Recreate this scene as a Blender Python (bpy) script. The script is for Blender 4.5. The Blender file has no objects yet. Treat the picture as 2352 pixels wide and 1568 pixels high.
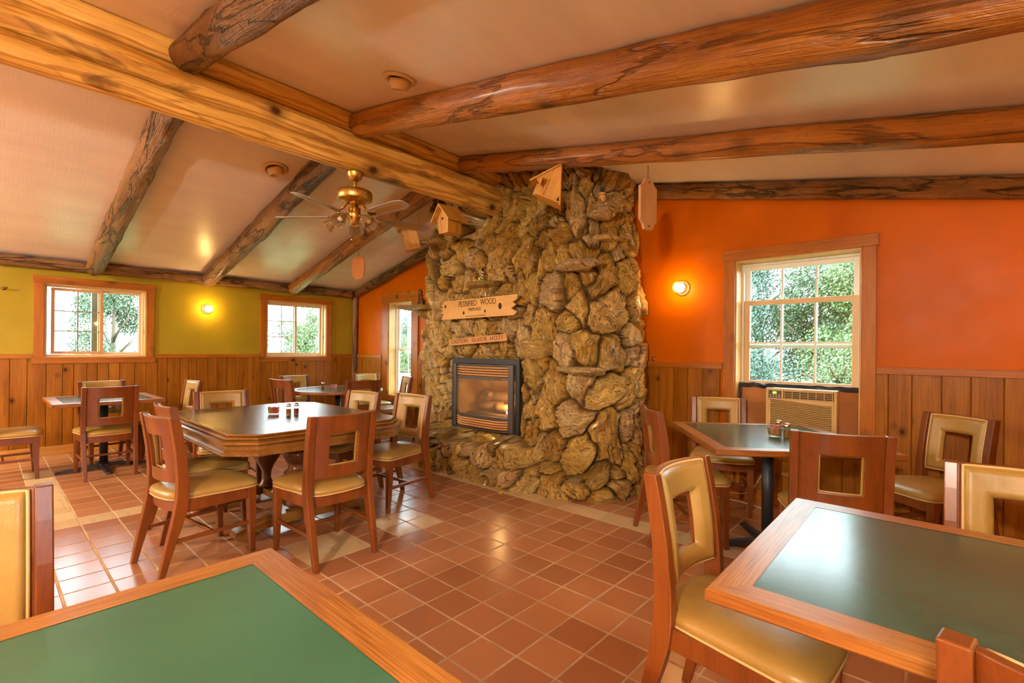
import bpy, bmesh, math, random
import numpy as np
from mathutils import Vector, Matrix, noise as mnoise
S = bpy.context.scene
COL = S.collection
PI = math.pi
rad = math.radians
random.seed(7)

# ------------------------------------------------------------------ materials
def lin(h):
    h = h.lstrip('#'); o = []
    for i in (0, 2, 4):
        v = int(h[i:i+2], 16)/255
        o.append(v/12.92 if v <= .04045 else ((v+.055)/1.055)**2.4)
    return (*o, 1.0)
class NT:
    def __init__(s, name):
        s.m = bpy.data.materials.new(name); s.m.use_nodes = True
        s.t = s.m.node_tree; s.b = s.t.nodes['Principled BSDF']; s.out = s.t.nodes['Material Output']
    def n(s, typ, ins=None, **kw):
        nd = s.t.nodes.new('ShaderNode'+typ)
        for k, v in kw.items(): setattr(nd, k, v)
        for k, v in (ins or {}).items():
            if hasattr(v, 'is_output'): s.t.links.new(v, nd.inputs[k])
            else: nd.inputs[k].default_value = v
        return nd
    def set(s, **kw):
        for k, v in kw.items():
            k = k.replace('_', ' ')
            if hasattr(v, 'is_output'): s.t.links.new(v, s.b.inputs[k])
            else: s.b.inputs[k].default_value = v
    def ramp(s, fac, stops, interp='LINEAR'):
        r = s.n('ValToRGB', {'Fac': fac}); e = r.color_ramp.elements
        r.color_ramp.interpolation = interp
        while len(e) < len(stops): e.new(.5)
        for el, (p, c) in zip(e, stops):
            el.position = p; el.color = c if not isinstance(c, str) else lin(c)
        return r.outputs['Color']
    def mix(s, fac, a, b, mode='MIX'):
        m = s.n('Mix', data_type='RGBA', blend_type=mode)
        for i, v in ((0, fac), (6, a), (7, b)):
            if hasattr(v, 'is_output'): s.t.links.new(v, m.inputs[i])
            else: m.inputs[i].default_value = v if not isinstance(v, str) else lin(v)
        return m.outputs[2]
    def math(s, op, a, b=0.0, c=0.0):
        m = s.n('Math', operation=op)
        for i, v in enumerate((a, b, c)):
            if hasattr(v, 'is_output'): s.t.links.new(v, m.inputs[i])
            else: m.inputs[i].default_value = v
        return m.outputs[0]
    def bump(s, h, strength=.2, dist=.01):
        b = s.n('Bump', {'Height': h, 'Strength': strength, 'Distance': dist})
        s.t.links.new(b.outputs[0], s.b.inputs['Normal'])
    def coord(s, scale=(1, 1, 1), rnd=False):
        o = s.n('TexCoord').outputs['Object']
        if rnd:
            a = s.n('Attribute', attribute_name='rnd').outputs['Fac']
            v = s.n('CombineXYZ', {0: s.math('MULTIPLY', a, 13.7), 1: s.math('MULTIPLY', a, 7.1), 2: s.math('MULTIPLY', a, 23.3)})
            o = s.n('VectorMath', {0: o, 1: v.outputs[0]}, operation='ADD').outputs[0]
        return s.n('Mapping', {'Vector': o, 'Scale': scale}).outputs[0]
    def noise(s, vec, scale=5, detail=4, rough=.55, dist=0):
        return s.n('TexNoise', {'Vector': vec, 'Scale': scale, 'Detail': detail, 'Roughness': rough, 'Distortion': dist}).outputs['Fac']

def plain(name, c, rough=.5, metal=0, bump=0, bscale=60, var=0, coat=0, spec=.5, var_scale=3):
    t = NT(name); col = lin(c)
    if var:
        f = t.noise(t.coord(), var_scale, 5)
        col = t.ramp(f, [(.3, tuple(x*(1-var) for x in col[:3])+(1,)), (.7, tuple(min(1, x*(1+var)) for x in col[:3])+(1,))])
    t.set(Base_Color=col, Roughness=rough, Metallic=metal, Coat_Weight=coat, Specular_IOR_Level=spec)
    if bump: t.bump(t.noise(t.coord(), bscale, 3), bump, .004)
    return t.m

def wood(name, dark, mid, light, axis='Z', s=1.0, rough=.35, coat=.15, knots=0, knotc='#3a1a06', bump=.08, rnd=False, figure=0, patch=None, streak=1.0, kthr=.1, blotch=.25, cracks=0, bd=.004, spec=.5):
    t = NT(name)
    ai = 'XYZ'.index(axis)
    def sc(a, b): v = [b, b, b]; v[ai] = a; return tuple(v)
    v1 = t.coord(sc(.55*s, 7*s), rnd)
    f1 = t.noise(v1, 2.2, 6, .6, .8)
    c = t.ramp(f1, [(.28, dark), (.5, mid), (.72, light)])
    v2 = t.coord(sc(1.4*s, 60*s), rnd)
    f2 = t.noise(v2, 3, 3)
    c = t.mix(.35*streak, c, t.ramp(f2, [(.35, dark), (.6, light)]), 'MIX')
    if blotch:
        f3 = t.noise(t.coord(sc(.6*s, 2.2*s), rnd), 1.7, 2)
        c = t.mix(blotch, c, t.ramp(f3, [(.35, dark), (.65, light)]))
    if figure:
        w = t.n('TexWave', {'Vector': t.coord(sc(1.0*s, 6*s), rnd), 'Scale': 2.0, 'Distortion': 9.0, 'Detail': 3.0, 'Detail Scale': .7}, wave_type='BANDS', bands_direction='Y' if axis != 'Y' else 'X')
        c = t.mix(t.math('MULTIPLY', t.ramp(w.outputs['Fac'], [(.62, (0, 0, 0, 1)), (.8, (1, 1, 1, 1))]), figure), c, dark)
    if patch:
        f4 = t.noise(t.coord(sc(1.3*s, 5*s), rnd), 1.6, 4, .6, 1.0)
        c = t.mix(t.ramp(f4, [(.56, (0, 0, 0, 1)), (.68, (.75, .75, .75, 1))]), c, patch)
    if knots:
        vk = t.coord(sc(4.2*knots, 5.2*knots), rnd)
        vo = t.n('TexVoronoi', {'Vector': vk, 'Scale': 1.0, 'Randomness': 1.0}).outputs['Distance']
        kf = t.ramp(vo, [(kthr*.45, (1, 1, 1, 1)), (kthr, (.45, .45, .45, 1)), (kthr*2.2, (0, 0, 0, 1))])
        c = t.mix(kf, c, knotc)
    hgt = t.math('ADD', f2, f1)
    if cracks:
        fc = t.noise(t.coord(sc(.8*s, 5*s), rnd), 1.5, 5, .55, .6)
        ab = t.math('ABSOLUTE', t.math('SUBTRACT', fc, .5))
        k_ = t.ramp(ab, [(.004, (1, 1, 1, 1)), (.028, (0, 0, 0, 1))])
        c = t.mix(t.math('MULTIPLY', k_, cracks), c, knotc)
        fs_ = t.noise(t.coord(sc(9*s, 14*s), rnd), 1.3, 5, .65, 1.2)
        c = t.mix(t.math('MULTIPLY', t.ramp(fs_, [(.57, (0, 0, 0, 1)), (.66, (1, 1, 1, 1))]), cracks*.8), c, dark)
        hgt = t.math('SUBTRACT', t.math('ADD', hgt, t.math('MULTIPLY', fs_, -2.0)), t.math('MULTIPLY', k_, 2.5))
    t.set(Base_Color=c, Roughness=rough, Coat_Weight=coat, Coat_Roughness=.2, Specular_IOR_Level=spec)
    if bump: t.bump(hgt, bump, bd)
    return t.m

def emit(name, c, strength):
    t = NT(name); t.set(Base_Color=lin(c), Emission_Color=lin(c), Emission_Strength=strength); return t.m

def glass_thin(name, tint='#ffffff', refl=.9, haze=0.0, dirt=0):
    t = NT(name)
    tr = t.n('BsdfTransparent', {'Color': lin(tint)}); gl = t.n('BsdfGlossy', {'Roughness': .03, 'Color': (1, 1, 1, 1)})
    bf = t.n('NewGeometry').outputs['Backfacing']
    fr = t.n('Fresnel', {'IOR': t.math('MULTIPLY_ADD', bf, 1/1.45-1.45, 1.45)})
    mx = t.n('MixShader', {0: t.math('MULTIPLY', fr.outputs[0], refl), 1: tr.outputs[0], 2: gl.outputs[0]})
    o = mx.outputs[0]
    if haze:
        df = t.n('BsdfDiffuse', {'Color': lin('#b9a98c')})
        o = t.n('MixShader', {0: haze, 1: o, 2: df.outputs[0]}).outputs[0]
    t.t.links.new(o, t.out.inputs['Surface']); return t.m

MAT = {}
def mats():
    M = MAT
    def wall(name, c, bump=.12):
        t = NT(name); col = lin(c)
        f = t.noise(t.coord((.5, .5, .5)), 3, 5)
        cc = t.ramp(f, [(.3, tuple(x*.86 for x in col[:3])+(1,)), (.7, tuple(x*1.12 for x in col[:3])+(1,))])
        t.set(Base_Color=cc, Roughness=t.ramp(t.noise(t.coord(), 4, 4), [(.3, (.3, .3, .3, 1)), (.7, (.42, .42, .42, 1))]))
        t.set(Specular_IOR_Level=.1)
        t.bump(t.noise(t.coord((1, 1, .25)), 55, 4), bump, .004); return t.m
    M['orange'] = wall('orange_paint', '#bc5c00')
    M['olive'] = wall('olive_paint', '#a48c24')
    # glossy painted ceiling: brushed, roller marks along the slope
    t = NT('ceiling_paint'); col = lin('#d9bd9a')
    f = t.noise(t.coord((3, .6, 1)), 1.4, 5)
    t.set(Base_Color=t.ramp(f, [(.3, '#e4d8d4'), (.7, '#efe6df')]), Roughness=.3, Specular_IOR_Level=.6)
    t.bump(t.noise(t.coord((2.0, 30, 1)), 2.2, 4), .1, .008); M['ceiling'] = t.m
    # floor tiles
    t = NT('terracotta_tile')
    a = t.n('Attribute', attribute_name='rnd').outputs['Fac']
    k = t.n('Attribute', attribute_name='kind').outputs['Fac']
    base = t.ramp(a, [(0, '#a86e46'), (.5, '#b4784e'), (1, '#be8458')])
    cream = t.ramp(a, [(0, '#d2b07c'), (1, '#e6cc9a')])
    nz = t.noise(t.coord(), 2.5, 1)
    c = t.mix(k, base, cream)
    
    fl = t.noise(t.coord((1, 5, 1)), 5, 5, .6, .5)
    c = t.mix(t.math('MULTIPLY', k, t.ramp(fl, [(.55, (0, 0, 0, 1)), (.75, (.5, .5, .5, 1))])), c, '#9a7448')
    t.set(Base_Color=c, Roughness=.24, Specular_IOR_Level=.85)
    t.bump(t.noise(t.coord(), 18, 2), .03, .002); M['tile'] = t.m
    M['grout'] = plain('tile_grout', '#c0a078', .85, bump=.3, var=.3, var_scale=6)
    # woods
    M['panel'] = wood('knotty_pine', '#683804', '#92540a', '#b0701c', 'Z', 1.0, .36, 0, knots=1.0, rnd=True, kthr=.1, bump=.05, knotc='#321404', spec=.2)
    M['trim_x'] = wood('pine_trim_x', '#7c3e06', '#a2580c', '#be761c', 'X', 1.0, .38, 0, knots=.8, rnd=True, kthr=.12, spec=.28)
    M['trim_y'] = wood('pine_trim_y', '#7c3e06', '#a2580c', '#be761c', 'Y', 1.0, .38, 0, knots=.8, rnd=True, kthr=.12, spec=.28)
    M['trim_z'] = wood('pine_trim_z', '#7c3e06', '#a2580c', '#be761c', 'Z', 1.0, .38, 0, knots=.8, rnd=True, kthr=.12, spec=.28)
    M['jamb'] = wood('yellow_pine', '#b07a2c', '#cf9b48', '#e0b566', 'Z', .8, .4, .1, knots=.6, kthr=.07)
    M['basebd'] = wood('base_pine', '#a86a1c', '#c4862f', '#d49a44', 'Y', .8, .35, .2, knots=.7, rnd=True, kthr=.1)
    M['ridge'] = wood('ridge_log_wood', '#a4661a', '#e2ac42', '#fcd87c', 'X', .9, .38, .2, knots=.55, knotc='#4a2408', figure=.6, patch='#5a340c', bump=.2, rnd=True, kthr=.14, blotch=.35)
    M['rafter'] = wood('rough_rafter_wood', '#5c3414', '#8f5c2c', '#bc8a54', 'X', 1.0, .45, .1, knots=.9, knotc='#2a1408', patch='#4a2a14', bump=.9, rnd=True, kthr=.13, blotch=.5, cracks=.8, bd=.02)
    M['rafter_red'] = wood('red_rafter_wood', '#6e380d', '#a8641c', '#cc8a34', 'X', .8, .36, .2, knots=.5, knotc='#2f1508', figure=.3, bump=.6, rnd=True, kthr=.12, blotch=.4, cracks=.5, bd=.01)
    M['chair'] = wood('chair_wood', '#5a2808', '#763a0c', '#8c4a14', 'Z', .8, .36, .15, bump=.02, streak=.7)
    M['oak_x'] = wood('oak_x', '#7a4010', '#a26424', '#bc8038', 'X', 1.3, .34, .15, bump=.1, streak=2.0)
    M['oak_y'] = wood('oak_y', '#7a4010', '#a26424', '#bc8038', 'Y', 1.3, .34, .15, bump=.1, streak=2.0)
    M['oak_edge'] = wood('oak_edge', '#5e2c08', '#8a4a10', '#aa6a20', 'X', 1.6, .4, .15, bump=.15, streak=1.6)
    M['old'] = wood('antique_walnut', '#59300c', '#7e4e18', '#9c6a2a', 'X', 1.0, .3, .3, bump=.05)
    M['oldtop'] = wood('antique_table_top', '#3a2610', '#543a1c', '#6a4e2c', 'X', 1.0, .27, .1, bump=.25, streak=1.3)
    M['turned'] = wood('turned_walnut', '#4a2812', '#6a3c1c', '#845028', 'Z', 1.0, .3, .3, bump=.05)
    M['cedar'] = wood('cedar', '#b0701c', '#d09434', '#e4b256', 'Z', 1.2, .5, .05, knots=.7, kthr=.06)
    M['cedar_red'] = wood('cedar_red', '#8c5816', '#be8424', '#e2ae44', 'Z', 1.6, .5, .05)
    M['board'] = wood('hanging_board_wood', '#a9723e', '#c08c58', '#d0a070', 'Z', 1.6, .5, .05)
    M['board_or'] = wood('oval_board_wood', '#a05410', '#bc6c18', '#cc8228', 'Z', 1.6, .45, .1)
    M['sign'] = wood('sign_pine', '#c08a36', '#d3a04a', '#dfb264', 'X', .9, .5, .05, knots=0)
    M['sign_red'] = wood('sign_cedar', '#b27636', '#c58c4a', '#d29c5c', 'X', .9, .55, .0)
    M['knot'] = plain('knot_dark', '#4a2408', .6)
    M['letter'] = plain('burnt_lettering', '#5a330e', .7)
    M['letter2'] = plain('carved_lettering', '#7e5222', .8)
    M['letter3'] = plain('faint_lettering', '#a67a30', .8)
    # leather
    M['leather'] = plain('tan_leather', '#a6823e', .34, bump=.25, bscale=220, var=.12, var_scale=5, coat=.1)
    M['piping'] = plain('leather_piping', '#d0a96c', .4)
    def inlay(name, c, r0, r1):
        t = NT(name); f = t.noise(t.coord(), 3, 3, .5); g = t.noise(t.coord((1, 5, 1)), 40, 4, .7)
        col = lin(c)
        t.set(Base_Color=t.ramp(f, [(.25, tuple(x*.82 for x in col[:3])+(1,)), (.75, tuple(x*1.2 for x in col[:3])+(1,))]),
              Roughness=t.ramp(t.math('ADD', t.math('MULTIPLY', f, .5), t.math('MULTIPLY', g, .5)), [(.3, (r0,)*3+(1,)), (.7, (r1,)*3+(1,))]), Specular_IOR_Level=.6)
        t.bump(g, .03, .002)
        return t.m
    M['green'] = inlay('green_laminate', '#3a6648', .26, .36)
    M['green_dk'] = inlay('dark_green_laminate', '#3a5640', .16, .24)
    M['iron'] = plain('black_iron', '#2c2b2e', .45, .2, bump=.2, bscale=90)
    M['brass'] = plain('brass', '#dcb460', .25, 1.0)
    M['brass_old'] = plain('antique_brass', '#d4ac5c', .3, 1.0, bump=.3, bscale=120)
    M['chrome'] = plain('chrome', '#d8d4cf', .18, 1.0)
    M['white_pl'] = plain('white_plastic', '#e3d9c6', .4)
    M['ivory'] = plain('ivory_plastic', '#c9a666', .45)
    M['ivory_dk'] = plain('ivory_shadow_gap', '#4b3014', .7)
    M['vinyl'] = plain('white_vinyl_frame', '#e4e0d6', .4)
    M['vinyl_wood'] = plain('stained_sash', '#c9955a', .4, var=.1)
    M['vinyl_tan'] = plain('tan_vinyl_frame', '#d9b98a', .4)
    M['dark_strip'] = plain('dark_muntin', '#8b8478', .5)
    M['tape'] = plain('black_tape', '#2b2b30', .3, bump=.5, bscale=25)
    M['card'] = plain('cardboard', '#b0713a', .8, bump=.15, bscale=20, var=.1)
    M['pane'] = glass_thin('window_glass', '#f2faf8', .9)
    M['fireglass'] = glass_thin('hearth_glass', '#e8dcc4', 1.0, .14)
    M['jar'] = glass_thin('clear_jar_glass', '#f4f4f0', 1.6)
    M['smoke'] = glass_thin('smoked_shade_glass', '#c8b078', 1.2, .38)
    M['bulbglow'] = emit('lit_bulb', '#ffd080', 45)
    M['display'] = emit('green_display', '#9be020', 2.5)
    M['flame'] = emit('pilot_flame', '#b8c8ff', 3)
    M['cane'] = plain('woven_cane', '#a98443', .6, bump=.8, bscale=160)
    M['blade'] = plain('grey_fan_blade', '#a0948c', .35)
    M['black'] = plain('matte_black', '#262323', .5)
    M['steel'] = plain('grey_steel', '#5b5550', .35, .4)
    M['louver'] = plain('brass_louver', '#d8a260', .4, 0)
    M['firebrick'] = plain('firebrick', '#d0a468', .8, bump=.3, bscale=12, var=.25)
    M['ceramic_log'] = plain('ceramic_log', '#8a6a4c', .8, bump=.8, bscale=30, var=.4, var_scale=8)
    M['ember'] = plain('ember_bed', '#5a4632', .9, bump=1, bscale=40, var=.5, var_scale=12)
    M['pepper'] = plain('ground_pepper', '#8a5a20', .9, bump=.3, var=.3, var_scale=60)
    M['salt'] = plain('salt', '#d9c6a0', .9)
    M['packet_tan'] = plain('tan_packet', '#b9884a', .6)
    M['packet_red'] = plain('red_packet', '#d8442c', .5)
    M['packet_pink'] = plain('pink_packet', '#dd5f78', .5)
    M['cable'] = plain('cream_cable', '#d8c094', .5)
    M['lt_black'] = plain('lighthouse_black', '#2a2526', .5)
    M['lt_white'] = plain('lighthouse_cream', '#e2c89a', .6)
    M['lt_tan'] = plain('lighthouse_tan', '#d8a65c', .6)
    M['lt_green'] = plain('lighthouse_green', '#8a9a2a', .7)
    M['lt_red'] = plain('lighthouse_red', '#a8562c', .6)
    M['wick'] = plain('bronze_wire', '#6a5038', .4, .6)
    M['canister'] = plain('eyeball_trim', '#cfae84', .35)
    # petrified wood stones
    t = NT('petrified_wood')
    st = t.n('Attribute', attribute_name='stone').outputs['Fac']
    mo = t.n('Attribute', attribute_name='mort').outputs['Fac']
    fb = t.n('Attribute', attribute_name='fib').outputs['Fac']
    base = t.ramp(st, [(0, '#86601c'), (.25, '#aa7a2a'), (.5, '#c49636'), (.75, '#b48a4c'), (1, '#cca650')])
    light = t.ramp(st, [(0, '#d4a646'), (.3, '#dcb248'), (.55, '#e6c05e'), (.8, '#eccc94'), (1, '#eed078')])
    fv = t.n('Attribute', attribute_name='fuv').outputs['Vector']
    n1 = t.noise(t.n('Mapping', {'Vector': fv, 'Scale': (7, 22, 1)}).outputs[0], 1.0, 7, .68, 1.4)
    n2 = t.noise(t.n('Mapping', {'Vector': fv, 'Scale': (16, 55, 1)}).outputs[0], 1.0, 6, .7, 2.2)
    n3 = t.noise(t.coord(), 9, 4)
    fac = t.math('ADD', t.math('MULTIPLY', t.ramp(n1, [(.36, (0, 0, 0, 1)), (.66, (1, 1, 1, 1))]), .55), t.math('MULTIPLY', t.ramp(n3, [(.3, (0, 0, 0, 1)), (.7, (1, 1, 1, 1))]), .4))
    c = t.mix(fac, base, light)
    c = t.mix(t.ramp(n2, [(.39, (.95, .95, .95, 1)), (.48, (0, 0, 0, 1))]), c, '#3a2006')
    c = t.mix(t.ramp(n1, [(.3, (.8, .8, .8, 1)), (.4, (0, 0, 0, 1))]), c, '#4c300c')
    c = t.mix(t.ramp(n2, [(.58, (0, 0, 0, 1)), (.7, (.6, .6, .6, 1))]), c, '#f0d8a0')
    mc = t.ramp(t.noise(t.coord(), 30, 4), [(.3, '#5a4018'), (.7, '#8a6428')])
    c = t.mix(mo, c, mc)
    t.set(Base_Color=c, Roughness=t.math('ADD', t.math('MULTIPLY', mo, .5), t.math('MULTIPLY_ADD', n1, .3, .22)), Coat_Weight=t.math('MULTIPLY_ADD', mo, -.35, .35), Coat_Roughness=.15)
    t.bump(t.math('ADD', n1, t.math('MULTIPLY', n2, .6)), 1.0, .026); M['stone'] = t.m
    # outside
    def leaf(name, a, b, c_):
        t = NT(name); r = t.n('Attribute', attribute_name='rnd').outputs['Fac']
        t.set(Base_Color=t.ramp(r, [(0, a), (.5, b), (1, c_)]), Roughness=.6)
        return t.m
    M['leaf1'] = leaf('broad_leaves', '#3c4c3a', '#52664c', '#74885e')
    M['leaf2'] = leaf('bluish_leaves', '#40544a', '#587060', '#78907e')
    M['leaf3'] = leaf('yellow_green_leaves', '#4a5c38', '#66784c', '#8c9c68')
    M['bark'] = plain('tree_bark', '#6a5a48', .9, bump=.6, bscale=25, var=.3)
    M['grass'] = plain('lawn', '#5c7040', .9, var=.35, var_scale=1.2)
    M['gravel'] = plain('gravel_drive', '#7c7a74', .9, var=.2)
    M['siding'] = plain('grey_post', '#6c6c6a', .6)
    M['fill_lamp'] = emit('fill_lamp_glow', '#ffe2b4', 16)  # glow of the unseen ceiling globes added as room light
mats()

# ------------------------------------------------------------------ mesh builder
class MB:
    def __init__(s): s.v = []; s.f = []; s.r = []; s.mi = []; s.sm = []; s.M = Matrix()
    def add(s, vs, fs, r=None, mi=0, sm=False):
        o = len(s.v); M = s.M
        s.v += [tuple(M @ Vector(p)) for p in vs]
        rr = random.random() if r is None else r
        for f in fs: s.f.append(tuple(i+o for i in f)); s.r.append(rr); s.mi.append(mi); s.sm.append(sm)
        return s
    def box(s, a, b, r=None, mi=0, bev=0):
        x0, y0, z0 = (min(p, q) for p, q in zip(a, b)); x1, y1, z1 = (max(p, q) for p, q in zip(a, b))
        if bev:
            bm = bmesh.new(); bmesh.ops.create_cube(bm, size=1)
            for v in bm.verts: v.co = Vector((x0+(v.co.x+.5)*(x1-x0), y0+(v.co.y+.5)*(y1-y0), z0+(v.co.z+.5)*(z1-z0)))
            bmesh.ops.bevel(bm, geom=list(bm.edges), offset=bev, segments=2, affect='EDGES', profile=.6)
            return s.bm(bm, r, mi)
        vs = [(x, y, z) for z in (z0, z1) for y in (y0, y1) for x in (x0, x1)]
        return s.add(vs, [(0, 2, 3, 1), (4, 5, 7, 6), (0, 1, 5, 4), (2, 6, 7, 3), (0, 4, 6, 2), (1, 3, 7, 5)], r, mi)
    def bm(s, bm, r=None, mi=0, sm=False):
        bm.verts.index_update()
        s.add([v.co[:] for v in bm.verts], [[v.index for v in f.verts] for f in bm.faces], r, mi, sm); bm.free(); return s
    def prism(s, poly, z0, z1, r=None, mi=0, ax='z', bev=0):
        n = len(poly)
        def P(p, h):
            return {'z': (p[0], p[1], h), 'y': (p[0], h, p[1]), 'x': (h, p[0], p[1])}[ax]
        vs = [P(p, z0) for p in poly]+[P(p, z1) for p in poly]
        area = sum(poly[i][0]*poly[(i+1) % n][1]-poly[(i+1) % n][0]*poly[i][1] for i in range(n))
        fs = [tuple(range(n-1, -1, -1)), tuple(range(n, 2*n))]+[(i, (i+1) % n, n+(i+1) % n, n+i) for i in range(n)]
        flip = (area < 0) != (ax == 'y') 
        flip ^= (z1 < z0)
        if flip: fs = [tuple(reversed(f)) for f in fs]
        if bev:
            bm = bmesh.new(); bv = [bm.verts.new(v) for v in vs]
            for f in fs: bm.faces.new([bv[i] for i in f])
            bmesh.ops.bevel(bm, geom=list(bm.edges), offset=bev, segments=2, affect='EDGES', profile=.6)
            return s.bm(bm, r, mi)
        return s.add(vs, fs, r, mi)
    def lathe(s, prof, n=20, c=(0, 0, 0), r=None, mi=0, sm=True, a0=0, flute=0, nf=0):
        vs = []
        for (R, z) in prof:
            for i in range(n):
                a = a0+2*PI*i/n; q = R*(1+flute*math.cos(nf*a)) if flute else R
                vs.append((c[0]+q*math.cos(a), c[1]+q*math.sin(a), c[2]+z))
        fs = []
        for k in range(len(prof)-1):
            for i in range(n):
                j = (i+1) % n; fs.append((k*n+i, k*n+j, (k+1)*n+j, (k+1)*n+i))
        if prof[0][0] > 1e-6: fs.append(tuple(range(n-1, -1, -1)))
        if prof[-1][0] > 1e-6: m = (len(prof)-1)*n; fs.append(tuple(range(m, m+n)))
        return s.add(vs, fs, r, mi, sm)
    def tube(s, pts, R, n=8, r=None, mi=0, closed=False, sm=True, sq=None):
        pts = [Vector(p) for p in pts]; m = len(pts); vs = []
        Rs = R if isinstance(R, (list, tuple)) else [R]*m
        up = Vector((0, 0, 1)); prev = None
        for i in range(m):
            a = pts[(i-1) % m] if (closed or i > 0) else pts[i]; b = pts[(i+1) % m] if (closed or i < m-1) else pts[i]
            t = (b-a).normalized()
            if prev is None:
                u = t.cross(up if abs(t.z) < .95 else Vector((1, 0, 0))).normalized()
            else:
                u = (prev-t*prev.dot(t)).normalized()
            prev = u; w = t.cross(u)
            for k in range(n):
                an = 2*PI*k/n
                vs.append(pts[i]+(u*math.cos(an)+w*math.sin(an))*Rs[i])
        fs = []
        for i in range(m if closed else m-1):
            j = (i+1) % m
            for k in range(n):
                l = (k+1) % n; fs.append((i*n+k, i*n+l, j*n+l, j*n+k))
        if not closed: fs += [tuple(range(n-1, -1, -1)), tuple(range((m-1)*n, m*n))]
        return s.add(vs, fs, r, mi, sm)
    def quadbar(s, pts, hw, hd, r=None, mi=0):
        """bar of rectangular section along pts (mostly z): half widths in x (hw) and y (hd) per point"""
        vs = []
        for (x, y, z), a, b in zip(pts, hw, hd): vs += [(x-a, y-b, z), (x+a, y-b, z), (x+a, y+b, z), (x-a, y+b, z)]
        fs = [(3, 2, 1, 0)]; m = len(pts)
        for i in range(m-1):
            for k in range(4): l = (k+1) % 4; fs.append((i*4+k, i*4+l, i*4+4+l, i*4+4+k))
        fs.append(tuple((m-1)*4+k for k in range(4)))
        return s.add(vs, fs, r, mi)
    def sphere(s, c, R, n=12, m=8, r=None, mi=0, sc=(1, 1, 1)):
        bm = bmesh.new(); bmesh.ops.create_uvsphere(bm, u_segments=n, v_segments=m, radius=R)
        for v in bm.verts: v.co = Vector((v.co.x*sc[0]+c[0], v.co.y*sc[1]+c[1], v.co.z*sc[2]+c[2]))
        return s.bm(bm, r, mi, True)
    def build(s, name, mat, parent=None, loc=None, rot=None, bevel=0, smooth=None, shade=None):
        me = bpy.data.meshes.new(name); me.from_pydata(s.v, [], s.f)
        for m_ in (mat if isinstance(mat, (list, tuple)) else [mat]): me.materials.append(MAT[m_] if isinstance(m_, str) else m_)
        a = me.attributes.new('rnd', 'FLOAT', 'FACE'); a.data.foreach_set('value', s.r)
        me.polygons.foreach_set('material_index', s.mi)
        me.polygons.foreach_set('use_smooth', s.sm if smooth is None else [smooth]*len(s.f))
        me.update()
        o = bpy.data.objects.new(name, me); COL.objects.link(o)
        if parent: o.parent = parent
        if loc: o.location = loc
        if rot: o.rotation_euler = rot
        if bevel:
            b = o.modifiers.new('b', 'BEVEL'); b.width = bevel; b.segments = 2; b.limit_method = 'ANGLE'; b.angle_limit = rad(40)
        return o
def tag(o, label, cat, group=None, kind=None):
    o['label'] = label; o['category'] = cat
    if group: o['group'] = group
    if kind: o['kind'] = kind
    return o
def struct(o, label=None):
    o['kind'] = 'structure'
    if label: o['label'] = label
    return o
def empty(name, loc=(0, 0, 0), rz=0, rot=None):
    o = bpy.data.objects.new(name, None); COL.objects.link(o); o.empty_display_size = .1
    o.location = loc; o.rotation_euler = rot or (0, 0, rz); return o
def thing(name, label, cat, loc=(0, 0, 0), rz=0, group=None, rot=None):
    return tag(empty(name, loc, rz, rot), label, cat, group)
def dup(root, loc, rz=0, label=None, rot=None):
    def cp(o, par):
        c = o.copy(); COL.objects.link(c)
        if par: c.parent = par
        for ch in [k for k in bpy.data.objects if k.parent == o]: cp(ch, c)
        return c
    r = cp(root, None); r.location = loc; r.rotation_euler = rot or (0, 0, rz)
    if label: r['label'] = label
    return r

# ------------------------------------------------------------------ room geometry constants
XR = 9.1; YF = -8.0
def zl(x): return 2.36+.235*x            # left ceiling slope
def zr(x): return 3.335-.2015*(x-4.24)   # right ceiling slope
XK = (3.335+.2015*4.24-2.36)/(.235+.2015); ZK = zl(XK)
TP = .21
GX, GY = 5.8, -2.845                      # tile grid origin

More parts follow.
